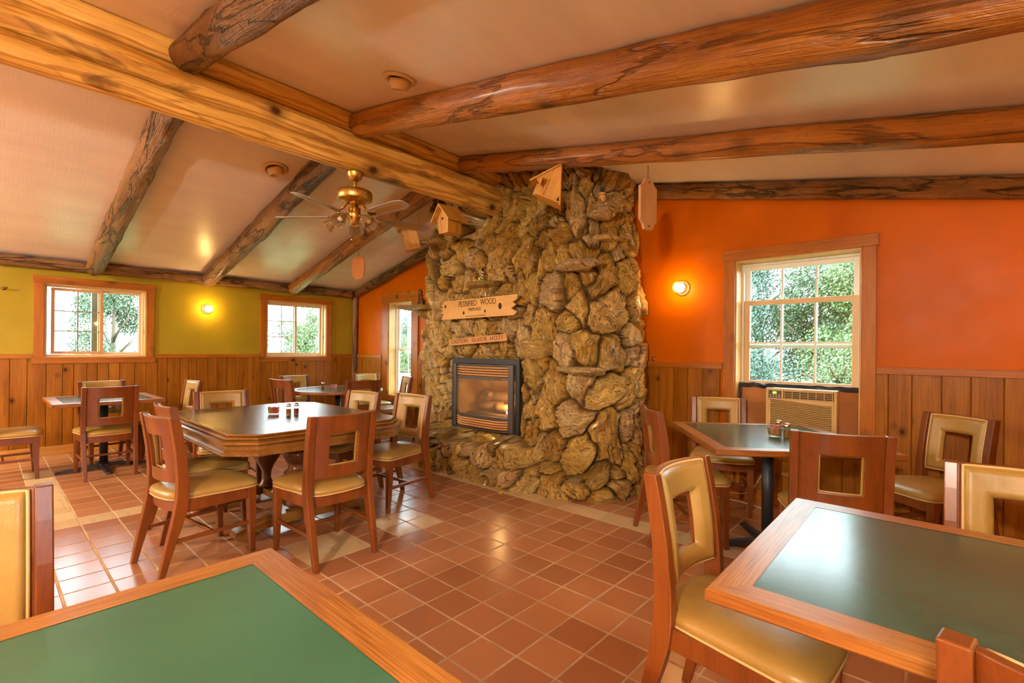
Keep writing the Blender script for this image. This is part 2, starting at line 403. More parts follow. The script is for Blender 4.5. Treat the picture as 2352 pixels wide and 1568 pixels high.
def room():
    # floor: grout slab + tiles (one mesh)
    m = MB(); m.box((-.3, YF-.3, -.1), (XR+.3, .3, -.0012)); 
    random.seed(3)
    i0, i1 = int(math.floor((0-GX)/TP)), int(math.ceil((XR-GX)/TP)); j0, j1 = int(math.floor((YF-GY)/TP)), int(math.ceil((0-GY)/TP))
    kinds = [0]*6
    g = .0045
    for i in range(i0, i1):
        for j in range(j0, j1):
            x0, y0 = GX+i*TP+g, GY+j*TP+g; x1, y1 = x0+TP-2*g, y0+TP-2*g
            x0 = max(x0, 0); x1 = min(x1, XR); y0 = max(y0, YF); y1 = min(y1, 0)
            if x1-x0 < .01 or y1-y0 < .01: continue
            cream = (j == 7 and i > -12) or (-5 <= i < -3 and (-2 <= j < 0 or 1 <= j < 3)) or (j == -7 and -24 < i < -12) or (-13 <= i < -12 and -7 <= j < 8)
            e = .003
            m.add([(x0, y0, -.0015), (x1, y0, -.0015), (x1, y1, -.0015), (x0, y1, -.0015), (x0+e, y0+e, 0), (x1-e, y0+e, 0), (x1-e, y1-e, 0), (x0+e, y1-e, 0)],
                  [(4, 5, 6, 7), (0, 1, 5, 4), (1, 2, 6, 5), (2, 3, 7, 6), (3, 0, 4, 7)], mi=1)
            kinds += [1.0 if cream else 0.0]*5
    o = m.build('floor', ['grout', 'tile'])
    a = o.data.attributes.new('kind', 'FLOAT', 'FACE'); a.data.foreach_set('value', kinds)
    struct(o, 'terracotta tile floor with cream tile bands')
    # ceiling: two slopes
    m = MB(); t = .12; e = .3
    m.add([(-e, YF-e, zl(-e)), (XK, YF-e, ZK), (XK, e, ZK), (-e, e, zl(-e)), (-e, YF-e, zl(-e)+t), (XK, YF-e, ZK+t), (XK, e, ZK+t), (-e, e, zl(-e)+t)],
          [(3, 2, 1, 0), (4, 5, 6, 7), (0, 1, 5, 4), (2, 3, 7, 6), (3, 0, 4, 7)])
    x2 = XR+e
    m.add([(XK, YF-e, ZK), (x2, YF-e, zr(x2)), (x2, e, zr(x2)), (XK, e, ZK), (XK, YF-e, ZK+t), (x2, YF-e, zr(x2)+t), (x2, e, zr(x2)+t), (XK, e, ZK+t)],
          [(3, 2, 1, 0), (4, 5, 6, 7), (0, 1, 5, 4), (1, 2, 6, 5), (2, 3, 7, 6)])
    struct(m.build('ceiling', 'ceiling'), 'glossy cream sloped ceiling')

    def wall_grid(us, holes, top, thick, place):
        """wall in (u,z): split into columns at us; holes list (u0,u1,z0,z1); top(u)"""
        m = MB()
        def quad(u0, u1, a0, a1, b0, b1):
            vs = [place(u0, 0, a0), place(u1, 0, b0), place(u1, 0, b1), place(u0, 0, a1), place(u0, thick, a0), place(u1, thick, b0), place(u1, thick, b1), place(u0, thick, a1)]
            m.add(vs, [(0, 1, 2, 3), (7, 6, 5, 4), (0, 4, 5, 1), (3, 2, 6, 7), (0, 3, 7, 4), (1, 5, 6, 2)])
        us = sorted(set(us+[h[0] for h in holes]+[h[1] for h in holes]))
        for u0, u1 in zip(us, us[1:]):
            hs = sorted([h for h in holes if h[0] <= u0+1e-6 and h[1] >= u1-1e-6], key=lambda h: h[2])
            z = 0
            for h in hs: quad(u0, u1, z, h[2], z, h[2]); z = h[3]
            quad(u0, u1, z, top(u0), z, top(u1))
        return m
    b = wall_grid([-.3, 0, XK, XR, XR+.3], [(1.06, 1.72, .54, 2.09), (6.598, 7.54, .62, 2.155)], lambda x: zl(x) if x <= XK else zr(x), .225, lambda u, d, z: (u, d, z))
    struct(b.build('wall_back', 'orange'), 'orange gable wall')
    b = wall_grid([YF-.3, 0], [(-4.11, -3.115, 1.18, 2.075), (-1.58, -.572, 1.175, 2.085)], lambda y: zl(0)+.02, .155, lambda u, d, z: (-d, u, z))
    struct(b.build('wall_left', 'olive'), 'olive green side wall')
    b = wall_grid([YF-.3, .3], [(-4.9, -3.3, .95, 2.15)], lambda y: zr(XR)+.02, .3, lambda u, d, z: (XR+d, u, z))
    struct(b.build('wall_right', 'orange'))
    b = wall_grid([-.3, 0, XK, XR, XR+.3], [(.7, 2.7, .95, 2.1)], lambda x: zl(x) if x <= XK else zr(x), .3, lambda u, d, z: (u, YF-d, z))
    struct(b.build('wall_front', 'olive'))

    # wainscot: V-jointed knotty pine boards
    def boards(name, u0, u1, zt, place, skip=(), seed=1, wmin=.1, wmax=.16, label=None):
        random.seed(seed); m = MB(); u = u0
        while u < u1-.01:
            w = random.uniform(wmin, wmax); w = min(w, u1-u)
            mid = u+w/2; z0, z1 = 0, zt
            for (a, b, c, d) in skip:
                if a < mid < b: z1 = c
            c = .005; r = random.random()
            P = [(u+.001, 0), (u+.001, .012), (u+c, .018), (u+w-c, .018), (u+w-.001, .012), (u+w-.001, 0)]
            vs = [place(p, d, z0) for p, d in P]+[place(p, d, z1) for p, d in P]
            m.add(vs, [(i, i+1, i+7, i+6) for i in range(5)]+[(11, 10, 9, 8, 7, 6)], r)
            u += w
        return struct(m.build(name, 'panel'), label)
    boards('trim_1', -8.0, -.05, 1.17, lambda u, d, z: (d, u, z), [(-4.2, -3.0, 1.12, 0), (-1.68, -.47, 1.1, 0)], 5, label='knotty pine wainscot under olive wall')
    boards('trim_2', .05, 9.1, 1.17, lambda u, d, z: (u, -d, z), [(.87, 1.91, .46, 0), (6.5, 7.64, .6, 0)], 9, .115, .17, label='knotty pine wainscot under orange wall')
    boards('trim_9', -8.0, 0, 1.17, lambda u, d, z: (XR-d, u, z), (), 19)
    boards('trim_10', 0, XR, 1.17, lambda u, d, z: (u, YF+d, z), (), 29)
    # rails
    def rail(name, segs, mat, label=None):
        m = MB()
        for a, b in segs: m.box(a, b, bev=.004)
        return struct(m.build(name, mat), label)
    rail('trim_3', [((0, -8, 1.165), (.03, -4.195, 1.22)), ((0, -3.015, 1.165), (.03, -1.675, 1.22)), ((0, -.475, 1.165), (.03, -.09, 1.22))], 'trim_y', 'pine chair rail on olive wall')
    rail('trim_4', [((.09, -.03, 1.165), (.87, 0, 1.22)), ((1.91, -.03, 1.165), (3.0, 0, 1.22)), ((5.6, -.03, 1.165), (6.5, 0, 1.22)), ((7.635, -.03, 1.165), (9.1, 0, 1.22))], 'trim_x', 'pine chair rail on orange wall')
    rail('baseboard_left', [((0, -8, 0), (.032, -.02, .11))], 'basebd')
    rail('baseboard_back', [((.03, -.032, 0), (2.6, 0, .11)), ((5.6, -.032, 0), (9.1, 0, .11))], 'trim_x')
    # rough corner post and gable/eave timbers come with logs
room()

# ------------------------------------------------------------------ windows
def window(name, label, axis, u0, u1, z0, z1, cw, csill, depth, sashes, reveal_mat='jamb', casing_low=None, frame='vinyl', head=None):
    """axis 'x': wall plane x=0, u=y, outward -x ; axis 'y': wall plane y=0, u=x, outward +y"""
    root = struct(empty(name, ((0, (u0+u1)/2, z0) if axis == 'x' else ((u0+u1)/2, 0, z0))), label)
    uc = (u0+u1)/2
    def place(u, d, z): return (-d, u-uc, z-z0) if axis == 'x' else (u-uc, d, z-z0)
    def bx(m, a, b, **k): m.box(place(*a), place(*b), **k)
    H = 'trim_y' if axis == 'x' else 'trim_x'
    zb = casing_low if casing_low is not None else z0
    m = MB(); bx(m, (u0-cw, 0, zb), (u0+.005, -.026, z1), bev=.004); m.build('casing', 'trim_z', root)
    m = MB(); bx(m, (u1-.005, 0, zb), (u1+cw, -.026, z1), bev=.004); m.build('casing', 'trim_z', root)
    hh = head or cw
    m = MB(); bx(m, (u0-cw-.012, 0, z1-.003), (u1+cw+.012, -.034, z1+hh), bev=.004); m.build('header', H, root)
    if csill:
        m = MB(); bx(m, (u0-cw-.015, 0, z0-csill), (u1+cw+.015, -.03, z0+.002), bev=.004); m.build('apron', H, root)
    # reveal lining
    m = MB(); t = .015
    bx(m, (u0, -.004, z0), (u0+t, depth+.06, z1)); bx(m, (u1-t, -.004, z0), (u1, depth+.06, z1)); bx(m, (u0+t, -.004, z1-t), (u1-t, depth+.06, z1)); bx(m, (u0+t, -.004, z0), (u1-t, depth+.06, z0+t))
    m.build('reveal', reveal_mat, root)
    # outer frame
    m = MB(); f = .035; d0, d1 = depth, depth+.07
    for a, b in (((u0+t, d0, z0+t), (u0+f, d1, z1-t)), ((u1-f, d0, z0+t), (u1-t, d1, z1-t)), ((u0+f, d0, z1-f), (u1-f, d1, z1-t)), ((u0+f, d0, z0+t), (u1-f, d1, z0+f))): bx(m, a, b, bev=.003)
    m.build('window_frame', frame, root)
    for (a0, a1, b0, b1, d, st, nx, nz, mat, mw) in sashes:
        m = MB(); q = .03
        for a, b in (((a0, d, b0), (a0+st, d+q, b1)), ((a1-st, d, b0), (a1, d+q, b1)), ((a0+st, d, b1-st), (a1-st, d+q, b1)), ((a0+st, d, b0), (a1-st, d+q, b0+st))): bx(m, a, b, bev=.003)
        so = m.build('sash', mat, root)
        if nx > 1 or nz > 1:
            m = MB()
            for k in range(1, nx): c = a0+st+(a1-a0-2*st)*k/nx; bx(m, (c-mw/2, d+.006, b0+st), (c+mw/2, d+.02, b1-st))
            for k in range(1, nz): c = b0+st+(b1-b0-2*st)*k/nz; bx(m, (a0+st, d+.005, c-mw/2), (a1-st, d+.021, c+mw/2))
            m.build('muntins', 'dark_strip' if mat == 'vinyl_wood' else 'vinyl', so)
        m = MB(); bx(m, (a0+st-.004, d+.011, b0+st-.004), (a1-st+.004, d+.015, b1-st+.004)); m.build('glass_pane', 'pane', so)
    return root
window('window_1', 'sliding window farthest left on the olive wall', 'x', -4.11, -3.115, 1.18, 2.075, .085, .075, .06,
       [(-4.04, -3.55, 1.22, 2.035, .075, .035, 2, 3, 'vinyl_wood', .014), (-3.6, -3.15, 1.215, 2.04, .108, .03, 1, 1, 'vinyl_tan', 0)], frame='vinyl_tan')
window('window_2', 'sliding window near the corner on the olive wall', 'x', -1.58, -.572, 1.175, 2.085, .085, .075, .075,
       [(-1.545, -1.045, 1.21, 2.05, .09, .035, 2, 3, 'vinyl_tan', .014), (-1.09, -.607, 1.21, 2.05, .123, .03, 1, 1, 'vinyl_tan', 0)], frame='vinyl_tan')
window('window_3', 'tall narrow window beside the fireplace', 'y', 1.06, 1.72, .54, 2.09, .17, .08, .13,
       [(1.1, 1.685, 1.3, 2.055, .16, .04, 2, 2, 'vinyl', .014), (1.1, 1.685, .575, 1.34, .145, .04, 2, 2, 'vinyl', .014)], casing_low=.46)
window('window_4', 'large window over the air conditioner on the orange wall', 'y', 6.598, 7.54, .62, 2.155, .093, 0, .15,
       [(6.635, 7.505, 1.36, 2.12, .2, .04, 3, 1, 'vinyl', .016), (6.635, 7.505, 1.02, 1.8, .165, .045, 3, 2, 'vinyl_tan', .016)], casing_low=.02)
# unseen windows added to let daylight in, behind and beside the camera
def added_window(name, axis, u0, u1, z0, z1):
    root = struct(empty(name, (0, 0, 0)))
    def place(u, d, z): return (XR+d, u, z) if axis == 'r' else (u, YF-d, z)
    m = MB(); f = .06
    for a, b in (((u0-f, -.02, z0-f), (u0+f/2, .1, z1+f)), ((u1-f/2, -.02, z0-f), (u1+f, .1, z1+f)), ((u0, -.02, z1-f/2), (u1, .1, z1+f)), ((u0, -.02, z0-f), (u1, .1, z0+f/2)), (((u0+u1)/2-.02, .03, z0), ((u0+u1)/2+.02, .09, z1)), ((u0, .03, (z0+z1)/2-.02), (u1, .09, (z0+z1)/2+.02))): m.box(place(*a), place(*b))
    m.build('window_frame', 'vinyl_tan', root)
    m = MB(); m.box(place(u0, .05, z0), place(u1, .054, z1)); m.build('glass_pane', 'pane', root)
added_window('added_window_5', 'r', -4.9, -3.3, .95, 2.15)
added_window('added_window_6', 'f', .7, 2.7, .95, 2.1)

# ------------------------------------------------------------------ logs
def log(name, label, p0, p1, r0, r1, mat, seed, rough=.05, n=22, group=None, clip=None, cat='beam', taper_end=0, fib=.03, sq=1.0, kind=None, step=.05):
    p0, p1 = Vector(p0), Vector(p1); L = (p1-p0).length; X = (p1-p0).normalized()
    Y = Vector((0, 0, 1)).cross(X)
    Y = Y.normalized() if Y.length > 1e-3 else Vector((0, 1, 0))
    Z = X.cross(Y)
    m = MB(); k = max(6, int(L/step)); vs = []; off = Vector((seed*7.3, seed*3.1, seed*1.7))
    for i in range(k+1):
        x = L*i/k
        for j in range(n):
            a = 2*PI*j/n
            R = r0+(r1-r0)*i/k
            q = Vector((x*1.3, math.cos(a)*.6, math.sin(a)*.6))+off
            R *= 1+rough*2.0*mnoise.noise(q)+rough*mnoise.noise(q*2.7)+fib*mnoise.noise(Vector((x*4, math.cos(a)*5, math.sin(a)*5))+off)
            kn = mnoise.noise(Vector((x*2.6, math.cos(a)*1.4, math.sin(a)*1.4))+off*2)
            if kn > .42: R *= 1+(kn-.42)*rough*6
            if taper_end and i == k: R *= .55
            c, s_ = math.cos(a), math.sin(a)
            bow = rough*.35*r0*mnoise.noise(Vector((x*.35, 0, seed*5.)))*6
            w = p0+X*x+Y*(R*c)+Z*(R*sq*s_+bow)
            if clip:
                w = clip(w)
            d = w-p0; vs.append((d.dot(X), d.dot(Y), d.dot(Z)))
    fs = []
    for i in range(k):
        for j in range(n):
            l = (j+1) % n; fs.append((i*n+j, (i+1)*n+j, (i+1)*n+l, i*n+l))
    fs += [tuple(range(n)), tuple(range((k+1)*n-1, k*n-1, -1))]
    m.add(vs, fs, (seed*.137) % 1, 0, True)
    o = m.build(name, mat); o.data.polygons[-1].use_smooth = False; o.data.polygons[-2].use_smooth = False
    o.matrix_world = Matrix((( X.x, Y.x, Z.x, p0.x), (X.y, Y.y, Z.y, p0.y), (X.z, Y.z, Z.z, p0.z), (0, 0, 0, 1)))
    tag(o, label, cat, group, kind); return o
def clipceil(w):
    z = (zl(w.x) if w.x <= XK else zr(w.x))-.001
    return Vector((w.x, w.y, min(w.z, z)))
RX = 4.19
log('ridge_log', 'topmost of the three golden ridge logs, butted by the right-hand rafters', (RX, -7.98, 3.283), (RX, -.42, 3.283), .09, .088, 'ridge', 2, .012, clip=clipceil, fib=.01, n=28, group='ridge logs')
log('ridge_log', 'middle golden ridge log with dark scorched patches', (RX-.01, -7.98, 3.108), (RX-.01, -.42, 3.108), .088, .086, 'ridge', 5, .012, fib=.01, n=28, group='ridge logs')
log('ridge_log', 'lowest golden ridge log, the one the ceiling fan hangs from', (RX-.01, -7.98, 2.942), (RX-.01, -.42, 2.942), .086, .084, 'ridge', 9, .012, fib=.01, n=28, group='ridge logs')
def rafterR(y, r, seed, label, mat='rafter_red', rough=.05):
    x0, x1 = 4.29, 9.08
    log('log_rafter', label, (x0, y, zr(x0)-r*.9), (x1, y, zr(x1)-r*.9), r, r*1.05, mat, seed, rough, clip=clipceil, fib=.05, group='log rafters on the right ceiling slope', taper_end=0)
rafterR(-3.72, .1, 11, 'dark rough log rafter at the top edge, cut off by the frame', 'rafter', .07)
rafterR(-2.46, .105, 12, 'large reddish log rafter crossing the right ceiling slope, next to the ceiling eyeball light')
rafterR(-1.25, .085, 13, 'reddish log rafter that the birdhouse and plain wooden board hang from')
rafterR(-.05, .078, 14, 'gable log rafter along the top of the orange wall, right of the fireplace', 'rafter', .05)
def rafterL(y, r, seed, label, mat='rafter'):
    x0, x1 = 4.1, .1
    log('log_rafter', label, (x0, y, zl(x0)-r*.9), (x1, y, zl(x1)-r*.9), r, r*.95, mat, seed, .07, clip=clipceil, fib=.09, group='log rafters on the left ceiling slope', step=.04, n=26)
rafterL(-3.66, .1, 21, 'rough bark-scarred log rafter nearest the left edge of the ceiling')
rafterL(-2.41, .105, 22, 'rough gnarled log rafter behind the ceiling fan')
rafterL(-1.2, .1, 23, 'smoother reddish log rafter holding the oval wooden board', 'rafter_red')
rafterL(-.05, .07, 24, 'gable log rafter climbing from the corner post to the fireplace')
log('eave_log', 'rough eave log running along the top of the olive wall', (.075, -7.98, 2.3), (.075, -.14, 2.3), .066, .066, 'rafter', 31, .06, fib=.06, clip=clipceil)
log('corner_post', 'rough log corner post between the olive and orange walls', (.05, -.05, 0), (.05, -.05, 2.3), .05, .048, 'rafter', 33, .05, fib=.05, cat='post')

# ------------------------------------------------------------------ fireplace
def vnoise(x, y, seed):
    rs = np.random.RandomState(seed); tab = rs.rand(256, 256)
    xi = np.floor(x).astype(int); yi = np.floor(y).astype(int); xf = x-xi; yf = y-yi
    u = xf*xf*(3-2*xf); v = yf*yf*(3-2*yf)
    g = lambda a, b: tab[a % 256, b % 256]
    return (g(xi, yi)*(1-u)+g(xi+1, yi)*u)*(1-v)+(g(xi, yi+1)*(1-u)+g(xi+1, yi+1)*u)*v
def sm(a, b, x):
    t = np.clip((x-a)/(b-a), 0, 1); return t*t*(3-2*t)
INS = (3.76, 4.80, .43, 1.225)       # insert opening x0,x1,z0,z1
def fireplace():
    A = [(2.62, .0), (2.86, -.42), (3.08, -.68), (3.36, -.86), (4.5, -.88), (5.48, -.88), (5.70, -.77), (5.79, -.5), (5.66, .0)]
    P = np.array(A, float)
    # densify & smooth
    def resample(P, n):
        d = np.r_[0, np.cumsum(np.hypot(*np.diff(P, axis=0).T))]; t = np.linspace(0, d[-1], n)
        return np.c_[np.interp(t, d, P[:, 0]), np.interp(t, d, P[:, 1])], t
    Q, _ = resample(P, 400)
    for _ in range(60): Q[1:-1] = .25*Q[:-2]+.5*Q[1:-1]+.25*Q[2:]
    NS = 470; NZ = 360
    Q, s = resample(Q, NS)
    ds = s[1]-s[0]
    T = np.gradient(Q, axis=0); T /= np.hypot(T[:, 0], T[:, 1])[:, None]
    N = np.c_[T[:, 1], -T[:, 0]]      # outward (towards -y at the front)
    if N[NS//2, 1] > 0: N = -N
    z = np.linspace(0, 3.42, NZ)
    X = np.repeat(Q[:, 0][:, None], NZ, 1); Y = np.repeat(Q[:, 1][:, None], NZ, 1); Z = np.repeat(z[None, :], NS, 0); SS = np.repeat(s[:, None], NZ, 1)
    front = sm(.35, .8, -Y)
    # batter / lean
    off = np.zeros_like(X)
    dtop = np.interp(X, [3.0, 3.5, 3.85, 4.0, 4.35, 4.6, 5.3, 5.6], [.0, .0, .02, .30, .30, .26, .14, .12])
    off -= front*dtop*sm(2.3, 2.95, Z)
    right = sm(5.5, 5.75, X); left = sm(3.35, 3.0, X)
    off += left*(.05*sm(.9, 1.3, Z)*sm(1.7, 1.4, Z) - .05*sm(1.5,1.9,Z) - .2*sm(2.5, 3.1, Z))
    off -= right*.12*sm(1.6, 2.8, Z)-right*.07*sm(.45, .2, Z)
    wob = vnoise(SS*2.1+3, Z*2.0, 5)-.5
    off += .12*wob*(1-.6*front)
    # hearth ledges
    hz1 = .40+.05*(vnoise(SS*6, Z*0, 8)-.5)*2; hz2 = .235+.05*(vnoise(SS*6+9, Z*0, 9)-.5)*2
    h1 = sm(3.25, 3.55, X)*sm(5.08, 4.98, X); h2 = sm(4.95, 5.05, X)*(1-.75*sm(5.5, 5.85, X))
    off += front*(.36*h1*sm(hz1+.03, hz1-.03, Z)+.25*h2*sm(hz2+.03, hz2-.03, Z))
    off += .1*left*sm(.5, .3, Z)*front
    # stones
    rs = np.random.RandomState(12)
    V = Z-.36*h1*front*(sm(hz1+.03, hz1-.03, Z)-1)-.25*h2*front*(sm(hz2+.03, hz2-.03, Z)-1)
    smax = s[-1]; pts = []; tries = 0
    def size_at(sx, zz):
        x = np.interp(sx, s, Q[:, 0])
        if zz < .47 and 3.3 < x < 5.1: return .115, .17
        if zz < .3: return .11, .15
        if 1.2 < zz < 1.42 and 3.5 < x < 5.0: return .1, .085
        if zz > 2.3: return .13, .22
        if x > 4.9 and zz < 2.2: return .2, .26
        if x > 5.3: return .15, .2
        return .15, .2
    while tries < 10000:
        tries += 1
        q = (rs.uniform(0, smax), rs.uniform(0, 3.78)); w, h = size_at(*q)
        k = rs.uniform(.75, 1.3)
        ok = True
        for (a, b, ww, hh, kk) in pts:
            if ((q[0]-a)/(.5*(w*k+ww*kk)))**2+((q[1]-b)/(.5*(h*k+hh*kk)))**2 < 1: ok = False; break
        if ok: pts.append((q[0], q[1], w, h, k))
    C = np.array(pts); K = len(C)
    th = rs.normal(0, .35, K); ar = rs.uniform(1.1, 2.3, K)
    flat = rs.rand(K) < .15
    th = np.where(flat, PI/2+rs.normal(0, .2, K), th)
    # domain warp
    wx = SS+.035*(vnoise(SS*7, Z*7, 21)-.5)*2+.012*(vnoise(SS*22, Z*22, 22)-.5)*2
    wz = V+.04*(vnoise(SS*7, V*6, 23)-.5)*2+.012*(vnoise(SS*22, Z*22, 24)-.5)*2
    F1 = np.full(X.shape, 9e9); F2 = np.full(X.shape, 9e9); ID = np.zeros(X.shape, int)
    for i in range(K):
        dx = wx-C[i, 0]; dz = wz-C[i, 1]; c_, s_ = math.cos(th[i]), math.sin(th[i])
        a = (dx*c_+dz*s_)/(C[i, 2]*C[i, 4]); b = (-dx*s_+dz*c_)/(C[i, 3]*C[i, 4]*ar[i]**.5)
        d = np.sqrt(a*a+b*b)*.17
        n1 = d < F1
        F2 = np.where(n1, F1, np.minimum(F2, d)); ID = np.where(n1, i, ID); F1 = np.where(n1, d, F1)
    edge = F2-F1
    amp = rs.uniform(.03, .075, K)[ID]; tx = rs.normal(0, .3, K)[ID]; tz = rs.normal(0, .26, K)[ID]
    dome = sm(.0, .035, edge)
    prof = sm(.005, .022, edge)
    cx = wx-C[ID, 0]; cz = wz-C[ID, 1]
    ct, st_ = np.cos(th[ID]), np.sin(th[ID])
    al = -cx*st_+cz*ct; ac = cx*ct+cz*st_
    o1 = rs.rand(K)[ID]*200; o2 = rs.rand(K)[ID]*200
    wv = .02*(vnoise(al*9+o1, ac*9+o2, 31)-.5)*2
    f1 = 1-np.abs(2*vnoise(al*7+o1, (ac+wv)*34+o2, 32)-1); f2 = 1-np.abs(2*vnoise(al*16+o2, (ac+wv)*70+o1, 33)-1)
    lump = vnoise(wx*13, wz*10, 34)-.5
    fib = .6*f1+.4*f2
    disp = -.012*(1-prof)+prof*(.012+amp*dome*(.8+.2*sm(.02, .1, edge))+tx*cx*.8+tz*cz*.8+.046*(f1-.5)+.022*(f2-.5)+.03*lump)
    disp = np.clip(disp, -.02, .125)*sm(.0, .14, -Y)
    # keep signs / insert zone calm, cut recesses
    x0, x1, z0, z1 = INS
    near = sm(x0-.06, x0-.0, X)*sm(x1+.06, x1+.0, X)*sm(z0-.03, z0-.0, Z)*sm(z1+.05, z1+.0, Z)
    disp *= (1-.85*near*front)
    cav = ((X > x0+.04) & (X < x1-.04) & (Z > z0+.03) & (Z < z1-.04) & (front > .5))
    rec = ((np.abs(X-4.68) < .13) & (np.abs(Z-2.95) < .1) & (front > .5))
    rec2 = ((X > 3.82) & (X < 4.02) & (np.abs(Z-2.83) < .09) & (front > .5))
    D = off+disp
    D = np.where(cav, -.52, D); D = np.where(rec | rec2, -.40, D)
    PX = X+N[:, 0][:, None]*D; PY = np.minimum(Y+N[:, 1][:, None]*D, -.001)
    PZ = Z.copy()
    ce = np.where(PX <= XK, zl(PX), zr(PX))-.002
    PZ = np.minimum(PZ, ce)
    co = np.stack([PX, PY, PZ], -1).reshape(-1, 3)
    idx = np.arange(NS*NZ).reshape(NS, NZ)
    a, b, c, d = idx[:-1, :-1], idx[1:, :-1], idx[1:, 1:], idx[:-1, 1:]
    keep = ~((Z[:-1, :-1] > ce[:-1, :-1]+.05))
    quads = np.stack([a[keep], b[keep], c[keep], d[keep]], -1).reshape(-1, 4)
    me = bpy.data.meshes.new('stonework'); me.vertices.add(len(co)); me.vertices.foreach_set('co', co.ravel())
    me.loops.add(quads.size); me.loops.foreach_set('vertex_index', quads.ravel())
    me.polygons.add(len(quads)); me.polygons.foreach_set('loop_start', np.arange(0, quads.size, 4)); me.polygons.foreach_set('loop_total', np.full(len(quads), 4))
    for nm, val in (('stone', rs.rand(K)[ID]), ('mort', 1-sm(.006, .02, edge)), ('fib', fib)):
        at = me.attributes.new(nm, 'FLOAT', 'POINT'); at.data.foreach_set('value', val.astype(np.float32).ravel())
    at = me.attributes.new('fuv', 'FLOAT_VECTOR', 'POINT'); at.data.foreach_set('vector', np.stack([al, ac+wv, o1], -1).astype(np.float32).ravel())
    me.update(); me.validate(); me.polygons.foreach_set('use_smooth', np.ones(len(me.polygons), bool))
    me.materials.append(MAT['stone'])
    root = thing('stone_fireplace', 'massive floor-to-ceiling fireplace of brown petrified wood stones', 'fireplace', (4.4, -.45, 0))
    o = bpy.data.objects.new('stonework', me); COL.objects.link(o); o.parent = root; o.location = (-4.4, .45, 0)
    return root
FP = fireplace()
def rock(c, size, seed, rz=0, st=.6, name='ledge_stone'):
    bm = bmesh.new(); bmesh.ops.create_icosphere(bm, subdivisions=4, radius=1)
    of = Vector((seed*3.7, seed*1.3, seed*9.1))
    for v in bm.verts:
        p = v.co.copy(); q = 1+.32*mnoise.noise(p*1.3+of)+.16*mnoise.noise(p*3.1+of)+.07*mnoise.noise(Vector((p.x*3, p.y*7, p.z*14))+of)
        p = Vector((p.x*q, p.y*q, max(-1, min(.5, p.z*q)) if True else 0))
        v.co = Vector((p.x*size[0], p.y*size[1], p.z*size[2]))
    m = MB(); m.M = Matrix.Translation(c) @ Matrix.Rotation(rz, 4, 'Z') @ Matrix.Translation((0, 0, 0)); m.bm(bm, .5, 0, True)
    ob = m.build(name, 'stone', FP, (-4.4, .45, 0))
    a = ob.data.attributes.new('fuv', 'FLOAT_VECTOR', 'POINT'); a.data.foreach_set('vector', [q for v in ob.data.vertices for q in (v.co.x, v.co.z*1.6+v.co.y*.7, seed)])
    for nm, val in (('stone', st), ('mort', 0.), ('fib', .5)):
        a = ob.data.attributes.new(nm, 'FLOAT', 'POINT'); a.data.foreach_set('value', [val]*len(ob.data.vertices))
    return ob
rock((4.32, -1.0, 2.03), (.22, .13, .038), 1, .05, .2)
rock((5.56, -1.0, 2.10), (.24, .15, .055), 2, -.1, .8)
rock((5.72, -.86, 2.60), (.13, .13, .085), 3, 0, .85)
rock((3.42, -.98, 2.60), (.25, .15, .035), 4, .1, .15)
rock((2.78, -.62, 1.89), (.34, .16, .05), 5, .5, .05)
rock((2.86, -.52, 1.80), (.22, .13, .07), 6, .4, .05)
rock((5.6, -1.0, 1.15), (.25, .13, .05), 7, .1, .9)
rock((5.72, -.8, 2.35), (.12, .12, .03), 8, 0, .9)
rock((5.05, -.92, 1.36), (.2, .12, .13), 15, .2, .55)

